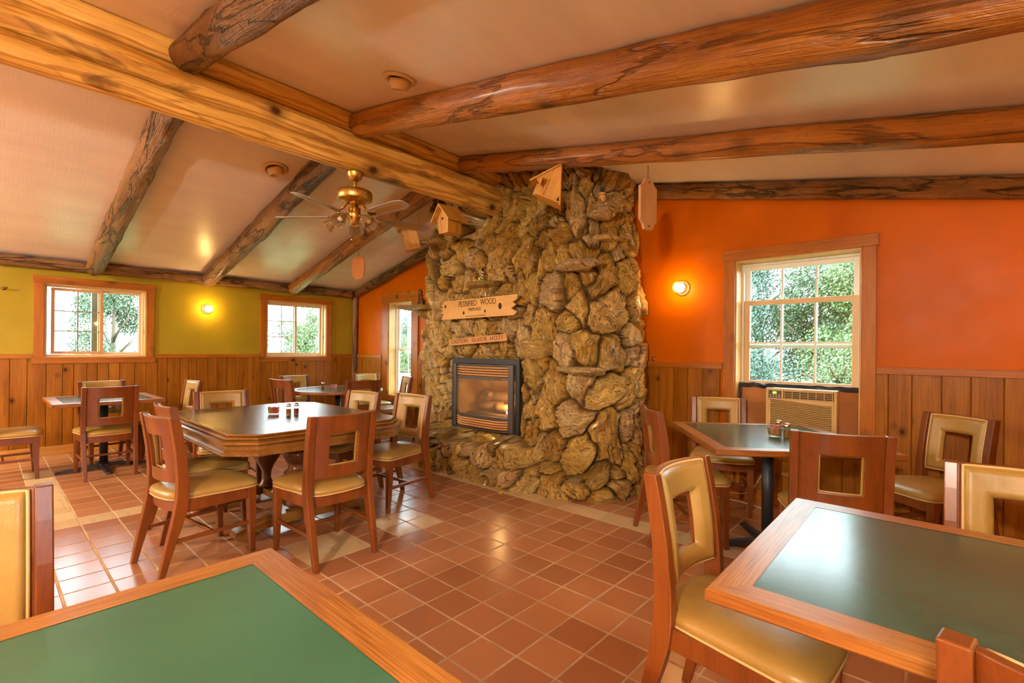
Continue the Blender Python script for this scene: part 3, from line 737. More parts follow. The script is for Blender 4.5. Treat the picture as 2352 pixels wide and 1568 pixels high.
# gas insert
def point(loc, power, color, R=.03):
    l = bpy.data.lights.new('lamp_light', 'POINT'); l.energy = power; l.color = color; l.shadow_soft_size = R
    o = bpy.data.objects.new('lamp_light', l); COL.objects.link(o); o.location = loc; return o
def insert():
    x0, x1, z0, z1 = INS; cx = (x0+x1)/2; W = x1-x0; H = z1-z0
    r = thing('fireplace_insert', 'black framed gas fireplace insert with glass front and brass louvers', 'fireplace insert', (cx, -.9, z0))
    def bow(u): return -.035-.085*sm(0, .22, u)*sm(1, .78, u)*1.0     # bowed front depth along u 0..1
    m = MB(); f = .06
    for a, b in (((-W/2, -.03, 0), (-W/2+f, .06, H)), ((W/2-f, -.03, 0), (W/2, .06, H)), ((-W/2+f, -.03, H-f), (W/2-f, .06, H)), ((-W/2+f, -.03, 0), (W/2-f, .06, .03))): m.box(a, b, bev=.004)
    m.build('surround_frame', 'black', r)
    us = np.linspace(0, 1, 15); xs = [-W/2+f+.005+(W-2*f-.01)*u for u in us]; ys = [float(bow(u)) for u in us]
    def strip(m, za, zb, th=.02, r_=.5):
        vs = []
        for x, y in zip(xs, ys): vs += [(x, y, za), (x, y, zb), (x, y+th, zb), (x, y+th, za)]
        fs = [(0, 1, 2, 3)]
        for i in range(len(xs)-1):
            for k in range(4): l = (k+1) % 4; fs.append((i*4+k, (i+1)*4+k, (i+1)*4+l, i*4+l))
        n = (len(xs)-1)*4; fs.append((n+3, n+2, n+1, n)); m.add(vs, fs, r_)
    m = MB(); strip(m, .03, .045); strip(m, .155, .185); strip(m, H-.225, H-.195); strip(m, H-.075, H-.062)
    for (xa, xb) in ((-W/2+f+.002, -W/2+f+.045), (W/2-f-.07, W/2-f-.002)): m.box((xa, -.06, .03), (xb, -.03, H-.065))
    m.build('door_frame', 'steel', r)
    for nm, za, zb in (('lower_grille', .05, .15), ('upper_grille', H-.19, H-.08)):
        m = MB(); k = 4
        for i in range(k):
            zc = za+(zb-za)*(i+.5)/k; vs = []
            for x, y in zip(xs, ys): vs += [(x, y+.006, zc-.009), (x, y-.004, zc-.004), (x, y+.012, zc+.009), (x, y+.018, zc+.004)]
            fs = [(0, 1, 2, 3)]
            for i2 in range(len(xs)-1):
                for q in range(4): l = (q+1) % 4; fs.append((i2*4+q, (i2+1)*4+q, (i2+1)*4+l, i2*4+l))
            n = (len(xs)-1)*4; fs.append((n+3, n+2, n+1, n)); m.add(vs, fs)
        g = m.build(nm, 'louver', r)
        m = MB(); strip(m, za-.004, zb+.004, .004); o = m.build('grille_backing', 'black', g); o.location = (0, .032, 0)
    m = MB(); strip(m, .186, H-.226, .004); o = m.build('glass_front', 'fireglass', r); o.location = (0, .004, 0)
    # firebox
    m = MB(); D = .38
    m.box((-W/2+f, D, .15), (W/2-f, D+.02, H-.2)); m.box((-W/2+f, -.0, .12), (W/2-f, D, .16)); m.box((-W/2+f, 0, H-.2), (W/2-f, D, H-.18))
    m.prism([(-W/2+f, 0), (-W/2+f+.02, 0), (-W/2+f+.16, D), (-W/2+f, D)], .16, H-.2); m.prism([(W/2-f, 0), (W/2-f, D), (W/2-f-.16, D), (W/2-f-.02, 0)], .16, H-.2)
    m.build('firebox', 'firebrick', r)
    def clog(p0, p1, R, sd):
        m = MB(); a, b = Vector(p0), Vector(p1); pts = [a.lerp(b, i/10) for i in range(11)]
        pts = [p+Vector((0, .012*mnoise.noise(Vector((i*.7, sd, 0))), .015*mnoise.noise(Vector((i*.7, 0, sd))))) for i, p in enumerate(pts)]
        m.tube(pts, [R*(1+.25*mnoise.noise(Vector((i*.9, sd, 3)))) for i in range(11)], 12); m.build('ceramic_log', 'ceramic_log', r)
    clog((-.30, .25, .36), (.36, .27, .38), .05, 1); clog((-.24, .15, .25), (.1, .2, .27), .045, 2); clog((.02, .17, .25), (.36, .12, .24), .05, 3); clog((-.2, .2, .3), (-.02, .1, .4), .03, 4); clog((-.3, .2, .24), (-.18, .24, .42), .045, 5)
    m = MB(); m.box((-.34, .04, .16), (.36, .3, .185), bev=.01); m.build('ember_bed', 'ember', r)
    m = MB(); m.lathe([(.0, .0), (.009, .01), (.007, .022), (.0, .045)], 10, (.27, .06, .2)); m.build('pilot_flame', 'flame', r)
    point((cx+.2, -.86, z0+.33), 2.2, (1.0, .75, .45), .03)  # added warm light brightening the firebox beyond what the pilot flame gives
insert()

def text(parent, body, size, loc, rot, mat, name='lettering', ext=.001, w=1.0, shear=0, sp=1.0):
    c = bpy.data.curves.new(name, 'FONT'); c.body = body; c.size = size; c.align_x = 'CENTER'; c.align_y = 'CENTER'; c.extrude = ext; c.shear = shear; c.space_character = sp
    c.materials.append(MAT[mat]); o = bpy.data.objects.new(name, c); COL.objects.link(o); o.parent = parent; o.location = loc; o.rotation_euler = rot; o.scale = (w, 1, 1)
    bpy.context.view_layer.update()
    me = bpy.data.meshes.new_from_object(o.evaluated_get(bpy.context.evaluated_depsgraph_get())); me.name = name
    q = bpy.data.objects.new(name, me); COL.objects.link(q); q.parent = parent; q.location = loc; q.rotation_euler = rot; q.scale = (w, 1, 1)
    bpy.data.objects.remove(o); q.name = name
    return q
def signs():
    L = 1.14; H = .205
    r = thing('wooden_sign', 'notched pine sign reading PETRIFIED WOOD FIREPLACE, fixed on the stone chimney breast', 'sign', (4.31, -1.065, 1.768), rot=(rad(3), rad(-.6), rad(1)))
    def zig(x, s, pts): return [(x+s*a, z) for a, z in pts]
    left = [(-L/2+.06, H/2), (-L/2+.0, H*.27), (-L/2+.035, H*.18), (-L/2+.0, H*.1), (-L/2+.03, 0), (-L/2-.005, -H*.12), (-L/2+.035, -H*.2), (-L/2-.005, -H/2)]
    right = [(L/2-.05, -H/2), (L/2-.01, -H*.34), (L/2-.08, -H*.16), (L/2-.02, H*.02), (L/2-.06, H*.14), (L/2-.0, H*.28), (L/2+.01, H/2)]
    m = MB(); m.prism(left+right, -.011, .011, .3, ax='y'); m.build('board', 'sign', r)
    for x, z, k in ((-L/2+.075, .045, .019), (-.2, -.043, .019), (.125, -.04, .016), (.34, .0, .034)):
        mm = MB(); mm.lathe([(k*.8, 0), (k*.8, .003)], 14, (0, 0, 0)); o = mm.build('knot', 'knot', r); o.location = (x, -.0105, z); o.rotation_euler = (rad(90), 0, 0); o.scale = (.8, 1.25, 1)
    R = (rad(90), 0, 0)
    text(r, 'PETRIFIED', .088, (-.135, -.0125, .052), R, 'letter', w=.72); text(r, 'WOOD', .088, (.175, -.0125, .055), R, 'letter', w=.75)
    text(r, 'FIREPLACE', .048, (-.03, -.0125, -.012), R, 'letter', w=.85)
    text(r, 'DONATED FROM ALBERTA', .022, (-.02, -.0125, -.083), R, 'letter3', w=1.15)
    r = thing('wooden_sign', 'narrow tilted cedar sign reading CAUTION: GLASS IS HOT!, above the fireplace insert', 'sign', (4.3, -1.06, 1.425), rot=(rad(3), rad(-3.4), 0))
    m = MB(); m.box((-.445, -.009, -.036), (.445, .009, .036), bev=.002); m.build('board', 'sign_red', r)
    text(r, 'CAUTION:', .062, (-.26, -.0105, 0), R, 'letter2', w=.95); text(r, 'GLASS IS', .062, (.05, -.0105, 0), R, 'letter2', w=.95); text(r, 'HOT!', .068, (.3, -.0105, 0), R, 'letter2', w=1.0, sp=1.2)
signs()

# lighthouses
def lighthouse_striped():
    r = thing('lighthouse_figurine', 'spiral striped black and white lighthouse figurine with green base on the middle stone ledge', 'figurine', (4.34, -1.02, 2.048))
    m = MB(); m.lathe([(.055, 0), (.05, .012), (.03, .025), (.0, .028)], 18); m.build('base', 'lt_green', r)
    m = MB(); n = 24; K = 20; vs = []; fs = []
    for k in range(K+1):
        R = .021-.007*k/K
        for i in range(n): a = 2*PI*i/n; vs.append((R*math.cos(a), R*math.sin(a), .02+.1*k/K))
    mt = []
    m2 = MB()
    for k in range(K):
        for i in range(n):
            j = (i+1) % n; f = (k*n+i, k*n+j, (k+1)*n+j, (k+1)*n+i)
            m2.add([vs[q] for q in f], [(0, 1, 2, 3)], .5, int(((i/n*2+k/K*3.2) % 1) > .5), False)
    m2.build('tower', ['lt_white', 'lt_black'], r)
    m = MB(); m.lathe([(.02, .12), (.02, .125), (.012, .126), (.012, .148)], 14); m.build('gallery', 'lt_black', r)
    m = MB(); m.lathe([(.015, .148), (.012, .158), (.003, .168), (0, .172)], 14); m.build('roof', 'lt_red', r)
    m = MB(); m.box((-.045, -.018, .018), (-.02, .012, .04)); m.prism([(-.048, .04), (-.0325, .055), (-.017, .04)], -.02, .014, ax='y'); m.build('keepers_house', 'lt_white', r)
lighthouse_striped()
def lighthouse_tan():
    r = thing('lighthouse_figurine', 'tan lighthouse figurine with black lantern, on the high right stone ledge', 'figurine', (5.735, -.9, 2.636))
    m = MB(); m.lathe([(.038, 0), (.036, .02), (.031, .085), (.033, .088), (.033, .1)], 20); m.build('tower', 'lt_tan', r)
    m = MB(); m.lathe([(.0335, .075), (.0335, .08)], 20); m.build('stripe', 'lt_red', r)
    m = MB(); m.lathe([(.028, .1), (.028, .106), (.016, .107), (.016, .128), (.02, .13), (.012, .145), (.004, .156), (0, .158)], 16); m.build('lantern', 'lt_black', r)
    m = MB(); m.box((-.006, -.0365, .02), (.006, -.03, .04)); m.build('doorway', 'knot', r)
lighthouse_tan()
def lighthouse_wire():
    r = thing('lighthouse_figurine', 'bronze wire lighthouse lantern on the dark ledge in front of the tall narrow window', 'figurine', (2.77, -.64, 1.915))
    m = MB()
    for i in range(6):
        a = 2*PI*i/6; m.tube([(.045*math.cos(a), .045*math.sin(a), 0), (.026*math.cos(a), .026*math.sin(a), .13)], .0035, 6)
    for zz, R in ((0, .047), (.05, .037), (.09, .031), (.13, .03)):
        m.tube([(R*math.cos(2*PI*i/18), R*math.sin(2*PI*i/18), zz) for i in range(18)], .0035, 6, closed=True)
    m.build('wire_tower', 'wick', r)
    m = MB(); m.lathe([(.04, .13), (.04, .136), (.022, .138), (.022, .175), (.032, .178), (.01, .205), (.004, .22), (0, .225)], 14); m.build('lantern', 'wick', r)
    m = MB(); m.lathe([(.05, -.006), (.05, 0)], 16); m.build('base', 'wick', r)
    m = MB(); m.box((.03, -.03, 0), (.075, .02, .05)); m.prism([(.028, .05), (.0525, .075), (.077, .05)], -.032, .022, ax='y'); m.build('keepers_house', 'wick', r)
lighthouse_wire()
def jarrail():
    r = thing('glass_jar', 'small clear glass jar standing on the chair rail right of the fireplace', 'jar', (5.82, -.016, 1.22))
    m = MB(); m.lathe([(.013, .0), (.014, .005), (.014, .05), (.012, .055)], 14); m.build('glass', 'jar', r)
    m = MB(); m.lathe([(.0135, .052), (.0135, .064), (.009, .066)], 14); m.build('lid', 'chrome', r)
    m = MB(); m.lathe([(.0115, .004), (.0115, .035)], 12); m.build('contents', 'pepper', r)
jarrail()

# ------------------------------------------------------------------ dining chair
def chair_proto():
    r = empty('dining_chair')
    PY = [(.0, -.25), (.1, -.228), (.2, -.203), (.3, -.176), (.38, -.158), (.46, -.149), (.56, -.15), (.7, -.163), (.82, -.182), (.915, -.2)]   # (z,y) post centre line
    DY = [.016, .02, .025, .03, .033, .032, .029, .027, .025, .023]
    def py(z): return float(np.interp(z, [p[0] for p in PY], [p[1] for p in PY]))
    for s in (-1, 1):
        m = MB(); m.quadbar([(s*(.197+.008*min(1, z/.4)), y, z) for z, y in PY], [.016, .018, .019, .02, .02, .02, .02, .02, .02, .02], DY, .3)
        m.build('leg', 'chair', r, bevel=.004)
        m = MB(); zs = [0, .06, .14, .24, .34, .425]
        m.quadbar([(s*.214, .242+.012*(1-z/.42)**2, z) for z in zs], [.015, .0165, .0185, .021, .023, .023], [.015, .0165, .0185, .021, .024, .024], .6)
        m.build('leg', 'chair', r, bevel=.004)
    # curved back panel with window
    hw = .186; hx, z0, z1 = .098, .6, .803; zb, zt = .525, .912
    def yb(x, z): return py(z)-.012-.040*(1-(x/hw)**2)
    def panel(xs, zs, hole, fy, by, name, mat, smooth=True):
        nx, nz = len(xs), len(zs); m = MB()
        vs = [(x, fy(x, z), z) for z in zs for x in xs]+[(x, by(x, z), z) for z in zs for x in xs]
        F = lambda i, j: j*nx+i; B = lambda i, j: nx*nz+j*nx+i
        solid = lambda i, j: 0 <= i < nx-1 and 0 <= j < nz-1 and not (hole and hole[0]-1e-6 < (xs[i]+xs[i+1])/2 < hole[1]+1e-6 and hole[2] < (zs[j]+zs[j+1])/2 < hole[3])
        fs = []; fl = []
        for j in range(nz-1):
            for i in range(nx-1):
                if not solid(i, j): continue
                fs.append((F(i+1, j), F(i, j), F(i, j+1), F(i+1, j+1))); fs.append((B(i, j), B(i+1, j), B(i+1, j+1), B(i, j+1)))
                for (di, dj, a, b) in ((-1, 0, (i, j), (i, j+1)), (1, 0, (i+1, j+1), (i+1, j)), (0, -1, (i+1, j), (i, j)), (0, 1, (i, j+1), (i+1, j+1))):
                    if not solid(i+di, j+dj): fs.append((F(*a), B(*a), B(*b), F(*b)))
        m.add(vs, [tuple(reversed(f)) for f in fs], .45, 0, smooth); return m.build(name, mat, r)
    xs = sorted(set([round(v, 4) for v in np.linspace(-hw, -hx, 6)]+[round(v, 4) for v in np.linspace(-hx, hx, 9)]+[round(v, 4) for v in np.linspace(hx, hw, 6)]))
    zs = [zb, .565, z0, .66, .73, z1, .86, zt]
    o = panel(xs, zs, (-hx, hx, z0, z1), lambda x, z: yb(x, z)+.022, lambda x, z: yb(x, z), 'backrest', 'chair', False)
    for p in o.data.polygons: p.use_smooth = abs(p.normal.y) > .6 and False
    b = o.modifiers.new('b', 'BEVEL'); b.width = .003; b.segments = 2; b.limit_method = 'ANGLE'; b.angle_limit = rad(50)
    # padded front of the back
    qx, qb, qt = .172, .535, .906; px, pz0, pz1 = .088, .607, .796
    def ed(x, z):
        d = min(qx-abs(x), z-qb, qt-z)
        if True:
            ox = abs(x)-px; oz = max(pz0-z, z-pz1); dd = max(ox, oz); d = min(d, max(dd, 0))
        return d
    xs2 = sorted(set([round(v, 5) for v in list(np.linspace(-qx, -px, 13))+list(np.linspace(-px, px, 15))+list(np.linspace(px, qx, 13))]))
    zs2 = sorted(set([round(v, 5) for v in list(np.linspace(qb, pz0, 10))+list(np.linspace(pz0, pz1, 15))+list(np.linspace(pz1, qt, 16))]))
    def pad(x, z): return yb(x, z)+.024+.024*min(1, max(0, ed(x, z))/.022)**.5
    bp = panel(xs2, zs2, (-px, px, pz0, pz1), pad, lambda x, z: yb(x, z)+.0215, 'back_pad', 'leather')
    m = MB(); P = []
    for t in np.linspace(-1, 1, 20): P.append((qx*t, qt))
    for t in np.linspace(1, 0, 12)[1:]: P.append((qx, qb+(qt-qb)*t))
    for t in np.linspace(1, -1, 20)[1:]: P.append((qx*t, qb))
    for t in np.linspace(0, 1, 12)[1:-1]: P.append((-qx, qb+(qt-qb)*t))
    m.tube([(x, yb(x, z)+.028, z) for x, z in P], .0055, 8, closed=True)
    pi_ = m.build('piping', 'piping', bp)
    # seat cushion
    def outline(k):
        # rounded trapezoid, k inset
        pts = []
        yb_, yf = -.175+k, .29-k
        def W(y): return (.192+(.25-.192)*min(1, max(0, (y+.12)/.36)))-k
        N = 64
        for i in range(N):
            a = 2*PI*i/N; c, s_ = math.cos(a), math.sin(a); e = .28
            u = math.copysign(abs(c)**e, c); v = math.copysign(abs(s_)**e, s_)
            y = (yb_+yf)/2+(yf-yb_)/2*v
            x = u*W(y)
            y += .018*(1-(x/.23)**2)*(1 if v > .5 else 0)*max(0, v)
            if v < -.5: y -= .035*(1-(x/.2)**2)*(-v)
            pts.append((x, y))
        return pts
    lay = [(.012, .423), (.0, .432), (-.004, .445), (-.001, .458), (.012, .470), (.035, .4795), (.075, .487), (.12, .491), (.17, .493)]
    vs = []; N = 64
    for k, z in lay: vs += [(x, y, z) for x, y in outline(k)]
    fs = [(i+N*l, (i+1) % N+N*l, (i+1) % N+N*(l+1), i+N*(l+1)) for l in range(len(lay)-1) for i in range(N)]
    fs += [tuple(range(N-1, -1, -1)), tuple(range(N*(len(lay)-1), N*len(lay)))]
    m = MB(); m.add(vs, fs, .5, 0, True); seat = m.build('seat', 'leather', r)
    m = MB(); m.tube([(x, y, .428) for x, y in outline(.001)], .005, 6, closed=True); m.build('piping', 'piping', seat)
    # seat frame
    m = MB()
    m.box((-.2, .234, .355), (.2, .256, .424), .2)
    for s in (-1, 1): m.prism([(s*.205, -.16), (s*.19, -.16), (s*.208, .235), (s*.226, .235)], .355, .424, .5)
    n = 12; vs = []
    for i in range(n+1):
        x = -.19+.38*i/n; y = -.158-.03*(1-(x/.19)**2)
        vs += [(x, y, .355), (x, y+.02, .355), (x, y+.02, .424), (x, y, .424)]
    fs = [(0, 1, 2, 3), tuple(n*4+k for k in (3, 2, 1, 0))]+[(i*4+k, (i+1)*4+k, (i+1)*4+(k+1) % 4, i*4+(k+1) % 4) for i in range(n) for k in range(4)]
    m.add(vs, [tuple(reversed(f)) for f in fs], .7)
    for s in (-1, 1):
        m.prism([(s*.2, .232), (s*.165, .232), (s*.2, .197)], .36, .42, .4)
    m.build('seat_frame', 'chair', r, bevel=.002)
    for s in (-1, 1):
        m = MB(); m.prism([(s*.2-.009, -.195), (s*.2+.009, -.195), (s*.214+.009, .235), (s*.214-.009, .235)], .185, .208, .35); m.build('stretcher', 'chair', r, bevel=.003)
    m = MB(); m.box((-.196, .012, .186), (.196, .03, .207), .55); m.build('stretcher', 'chair', r, bevel=.003)
    return r
PROTO = chair_proto()
CH = [
 (.72, -3.70, 0, 'cream-backed dining chair between the small square table and the olive wall, left of the ceiling-fan side'),
 (1.565, -3.725, 180, 'wooden-backed dining chair seen from behind at the small square table under the leftmost window'),
 (1.128, -4.48, 90, 'dining chair at the left picture edge, only its seat and front legs in view'),
 (1.245, -3.065, -84.7, 'side-on dining chair between the small square table and the antique table, leather facing left'),
 (3.17, -3.115, -6, 'cream-backed dining chair at the far end of the antique table, facing the camera'),
 (3.945, -3.543, 90, 'dining chair half hidden behind the nearest one beside the antique table'),
 (4.495, -3.70, 98, 'dining chair at the near left corner of the antique table, seen from behind'),
 (5.021, -3.09, 181, 'dining chair at the near end of the antique table with its back to the camera'),
 (4.47, -2.185, -84.5, 'cream-backed dining chair on the fireplace side of the antique table, nearest the hearth'),
 (3.894, -2.328, -81, 'cream-backed dining chair on the fireplace side of the antique table, farther from the hearth'),
 (1.613, -1.822, 101.5, 'dark wooden-backed dining chair at the left of the round table'),
 (1.062, -1.475, 6.8, 'cream-backed dining chair between the round table and the olive wall, below the second window'),
 (1.177, -.41, -8.6, 'cream-backed dining chair in the room corner behind the round table'),
 (2.28, -1.273, 169.7, 'wooden-backed dining chair with its back to the camera at the round table'),
 (2.079, -.58, -110.4, 'dining chair seen edge-on in front of the tall narrow window'),
 (6.607, -1.272, 41.5, 'dining chair by the right end of the fireplace, left of the tilted square table'),
 (6.582, -.33, -68, 'cream-backed dining chair behind the tilted square table, left of the air conditioner'),
 (7.565, -1.484, 107, 'wooden-backed dining chair with its back to the camera in front of the air conditioner'),
 (7.968, -.421, -130.7, 'cream-backed dining chair against the orange wall, right of the air conditioner'),
 (7.487, -2.908, -2.2, 'large foreground dining chair pushed in at the left side of the near right table'),
 (8.234, -2.32, -90, 'cream-backed dining chair cut by the right picture edge behind the near right table'),
 (8.25, -3.506, 80, 'dining chair in the bottom right corner, only its wooden back top in view'),
 (6.235, -4.687, 0, 'cream-backed dining chair at the left picture edge beside the near left green table'),
]
CH[0] = (.885, -3.63, 9, 'cream-backed dining chair on the wall side of the small square table, mostly hidden')
for i, (x, y, t, lb) in enumerate(CH):
    c = PROTO if i == 0 else dup(PROTO, (0, 0, 0))
    c.location = (x, y, 0); c.rotation_euler = (0, 0, rad(t-90)); tag(c, lb, 'chair', 'dining chairs')

# ------------------------------------------------------------------ tables
def oak_top(m_par, W, D, z, bw, inlay, th=.036):
    """rectangular top with mitred oak border and laminate inlay; parts under m_par"""
    o0x, o0y = W/2, D/2; ix, iy = o0x-bw, o0y-bw; zt = z; zb = z-th; c = .006
    O = [(-o0x, -o0y), (o0x, -o0y), (o0x, o0y), (-o0x, o0y)]; I = [(-ix, -iy), (ix, -iy), (ix, iy), (-ix, iy)]
    Oc = [(x-math.copysign(c, x), y-math.copysign(c, y)) for x, y in O]
    for par, sides in ((0, (0,)), (1, (1,)), (0, (2,)), (1, (3,))):
        m = MB()
        for k in sides:
            l = (k+1) % 4
            a, b, ic, id_ = Oc[k], Oc[l], I[l], I[k]
            m.add([(*a, zt), (*b, zt), (*ic, zt), (*id_, zt)], [(0, 1, 2, 3)], random.random(), 0)
            m.add([(*O[k], zb+c), (*O[l], zb+c), (*O[l], zt-c), (*O[k], zt-c), (*a, zt), (*b, zt), (*a, zb), (*b, zb)], [(0, 1, 2, 3), (3, 2, 5, 4), (6, 7, 1, 0)], random.random(), 1)
            m.add([(*a, zb), (*b, zb), (*ic, zb), (*id_, zb)], [(3, 2, 1, 0)], random.random(), 0)
        m.build('oak_border', ['oak_x' if par == 0 else 'oak_y', 'oak_edge'], m_par)
    m = MB(); m.box((-ix, -iy, zb), (ix, iy, zt-.0008)); m.build('laminate_top', inlay, m_par)
def pedestal(par, z, cr=.036, sp=.33, flat=True):
    m = MB(); m.lathe([(cr, .05), (cr, z-.06)], 24); m.build('column', 'iron', par)
    m = MB(); m.box((-.12, -.12, z-.062), (.12, .12, z-.05), bev=.002)
    for a in (0, PI/2): m.M = Matrix.Rotation(a, 4, 'Z'); m.box((-.26, -.02, z-.055), (.26, .02, z-.037))
    m.build('mounting_plate', 'iron', par)
    m = MB()
    for a in range(4):
        m.M = Matrix.Rotation(a*PI/2+.0, 4, 'Z')
        pts = [(.02, 0, .05), (.12, 0, .05), (.24, 0, .035), (sp, 0, .018)]
        vs = []
        for (x, y, zz), w in zip(pts, (.042, .036, .03, .026)): vs += [(x, -w, 0.003 if x > .2 else .02), (x, w, .003 if x > .2 else .02), (x, w*.7, zz), (x, -w*.7, zz)]
        fs = [(0, 1, 2, 3)]+[(i*4+k, (i+1)*4+k, (i+1)*4+(k+1) % 4, i*4+(k+1) % 4) for i in range(3) for k in range(4)]+[(15, 14, 13, 12)]
        m.add(vs, [tuple(reversed(f)) for f in fs])
        m.lathe([(.028, .0), (.03, .012), (.022, .02)], 14, (sp, 0, 0))
    m.M = Matrix(); m.lathe([(.07, .02), (.07, .045), (.05, .06), (cr, .075)], 24)
    m.build('base', 'iron', par)
def square_table(label, loc, rz, W, D, bw, inlay, sp=.33, prz=0):
    r = thing('dining_table', label, 'table', loc, rz)
    oak_top(r, W, D, .76, bw, inlay); pedestal(r, .76, sp=sp)
    return r
square_table('near left table with large green top and oak border, cut by the picture bottom', (6.59+.48, -4.054-.48, 0), 0, .96, .96, .078, 'green')
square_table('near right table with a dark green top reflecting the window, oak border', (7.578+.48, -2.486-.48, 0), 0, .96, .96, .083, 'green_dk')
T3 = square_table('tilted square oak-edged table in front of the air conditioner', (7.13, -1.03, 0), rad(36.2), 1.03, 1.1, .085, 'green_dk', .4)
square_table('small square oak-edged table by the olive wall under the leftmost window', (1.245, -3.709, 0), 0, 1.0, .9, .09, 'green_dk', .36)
def round_table():
    r = thing('round_table', 'round dark green topped table in the far corner', 'table', (1.76, -1.28, 0))
    m = MB(); R = .6; m.lathe([(R-.07, .7585), (R-.006, .76), (R, .754), (R, .73), (R-.006, .724), (R-.1, .724)], 64, sm=False); m.build('wood_edge', 'oak_edge', r)
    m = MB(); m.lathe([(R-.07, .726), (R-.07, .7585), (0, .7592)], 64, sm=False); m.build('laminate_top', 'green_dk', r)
    pedestal(r, .76, sp=.36)
round_table()
def big_table():
    r = thing('antique_table', 'long antique carved walnut table with cut corners and turned pedestal legs', 'table', (3.915, -2.93, 0))
    hx, hy, ch = .86, .635, .14
    def octo(o):
        x, y = hx+o, hy+o; c = ch+o*.586
        return [(-x+c, -y), (x-c, -y), (x, -y+c), (x, y-c), (x-c, y), (-x+c, y), (-x, y-c), (-x, -y+c)]
    def rings(lay, name, mat, cap0=True, cap1=True):
        m = MB(); vs = []
        for o, z in lay: vs += [(x, y, z) for x, y in octo(o)]
        fs = [(l*8+i, l*8+(i+1) % 8, l*8+8+(i+1) % 8, l*8+8+i) for l in range(len(lay)-1) for i in range(8)]
        fs = [tuple(reversed(f)) for f in fs] if lay[0][1] > lay[-1][1] else fs
        if cap0: fs.append(tuple(range(8)))
        if cap1: n = (len(lay)-1)*8; fs.append(tuple(range(n+7, n-1, -1)))
        m.add(vs, fs, .4); return m.build(name, mat, r)
    rings([(-.045, .766), (-.045, .742)], 'tabletop', 'oldtop')
    rings([(-.045, .7665), (-.012, .7665), (-.008, .758), (-.016, .752), (.004, .748), (.01, .738), (-.004, .733), (.03, .722), (.034, .71), (.02, .701), (.0, .697), (-.05, .697)], 'edge_moulding', 'old', False, False)
    rings([(-.0, .698), (-.002, .69), (.006, .672), (.022, .655), (.028, .645), (-.05, .641)], 'apron', 'old', False, True)
    m = MB(); P = octo(.026)
    for i in range(8):
        a, b = Vector((*P[i], .640)), Vector((*P[(i+1) % 8], .640)); n = max(2, int((b-a).length/.006))
        pts = [a.lerp(b, k/n) for k in range(n+1)]
        m.tube(pts, [.0085 if k % 4 in (0, 1) else .0065 for k in range(n+1)], 6, .5)
    m.build('rope_moulding', 'old', r)
    for x, kind in ((-.3, 0), (.42, 1)):
        m = MB()
        if kind == 0: prof = [(.06, .11), (.075, .13), (.05, .15), (.035, .19), (.04, .25), (.06, .3), (.1, .36), (.118, .43), (.115, .5), (.1, .53), (.112, .54), (.112, .56), (.09, .58), (.095, .63)]
        else: prof = [(.05, .11), (.075, .14), (.07, .17), (.045, .2), (.07, .26), (.105, .31), (.11, .34), (.085, .36), (.09, .38), (.06, .4), (.055, .44), (.078, .47), (.09, .5), (.08, .54), (.055, .565), (.07, .58), (.08, .63)]
        m.lathe(prof, 28, (x, -.06 if kind else 0, 0)); m.build('leg', 'turned', r)
        if kind == 0:
            m = MB(); m.lathe([(.045, .11), (.06, .16), (.04, .2), (.07, .3), (.08, .4), (.06, .5), (.07, .63)], 24, (x, .28, 0)); m.build('leg', 'turned', r)
    # sled feet across the width
    for x in (-.36, .5):
        m = MB()
        prof = [(-.5, .0), (-.42, .0), (-.4, .03), (-.34, .045), (.34, .045), (.4, .03), (.42, .0), (.5, .0), (.53, .03), (.52, .065), (.47, .085), (.40, .09), (.34, .10), (.28, .12), (-.28, .12), (-.34, .10), (-.40, .09), (-.47, .085), (-.52, .065), (-.53, .03)]
        m.prism(prof, x-.05, x+.05, ax='x'); m.build('sled_foot', 'old', r, bevel=.006)
    m = MB(); m.box((-.31, -.035, .05), (.45, .035, .105), bev=.006); m.build('stretcher', 'old', r)
big_table()

# ------------------------------------------------------------------ condiments
def shaker(loc, label, fill, h=.098, group=None):
    r = thing('shaker', label, 'shaker', loc, group=group)
    n = 8
    m = MB(); m.lathe([(.021, 0), (.022, .004), (.022, .058), (.016, .07), (.016, .074)], n, sm=False, a0=PI/8); m.build('glass', 'jar', r)
    m = MB(); m.lathe([(.0185, .004), (.0185, .05)], n, sm=False, a0=PI/8); m.build('contents', fill, r)
    m = MB(); m.lathe([(.0175, .07), (.0185, .073), (.0185, .088), (.013, .095), (0, .097)], 16); m.build('lid', 'chrome', r)
    return r
shaker((3.99, -2.905, .766), 'pepper shaker nearer the camera on the antique table', 'pepper')
shaker((3.975, -2.835, .766), 'shaker just behind the pepper shaker on the antique table', 'turned')
shaker((1.675, -1.46, .7592), 'shaker on the round table', 'pepper')
shaker((7.248, -1.05, .76), 'pepper shaker next to the fluted bowl on the tilted square table', 'pepper')
shaker((7.17, -.92, .76), 'shaker behind the fluted bowl on the tilted square table', 'salt')
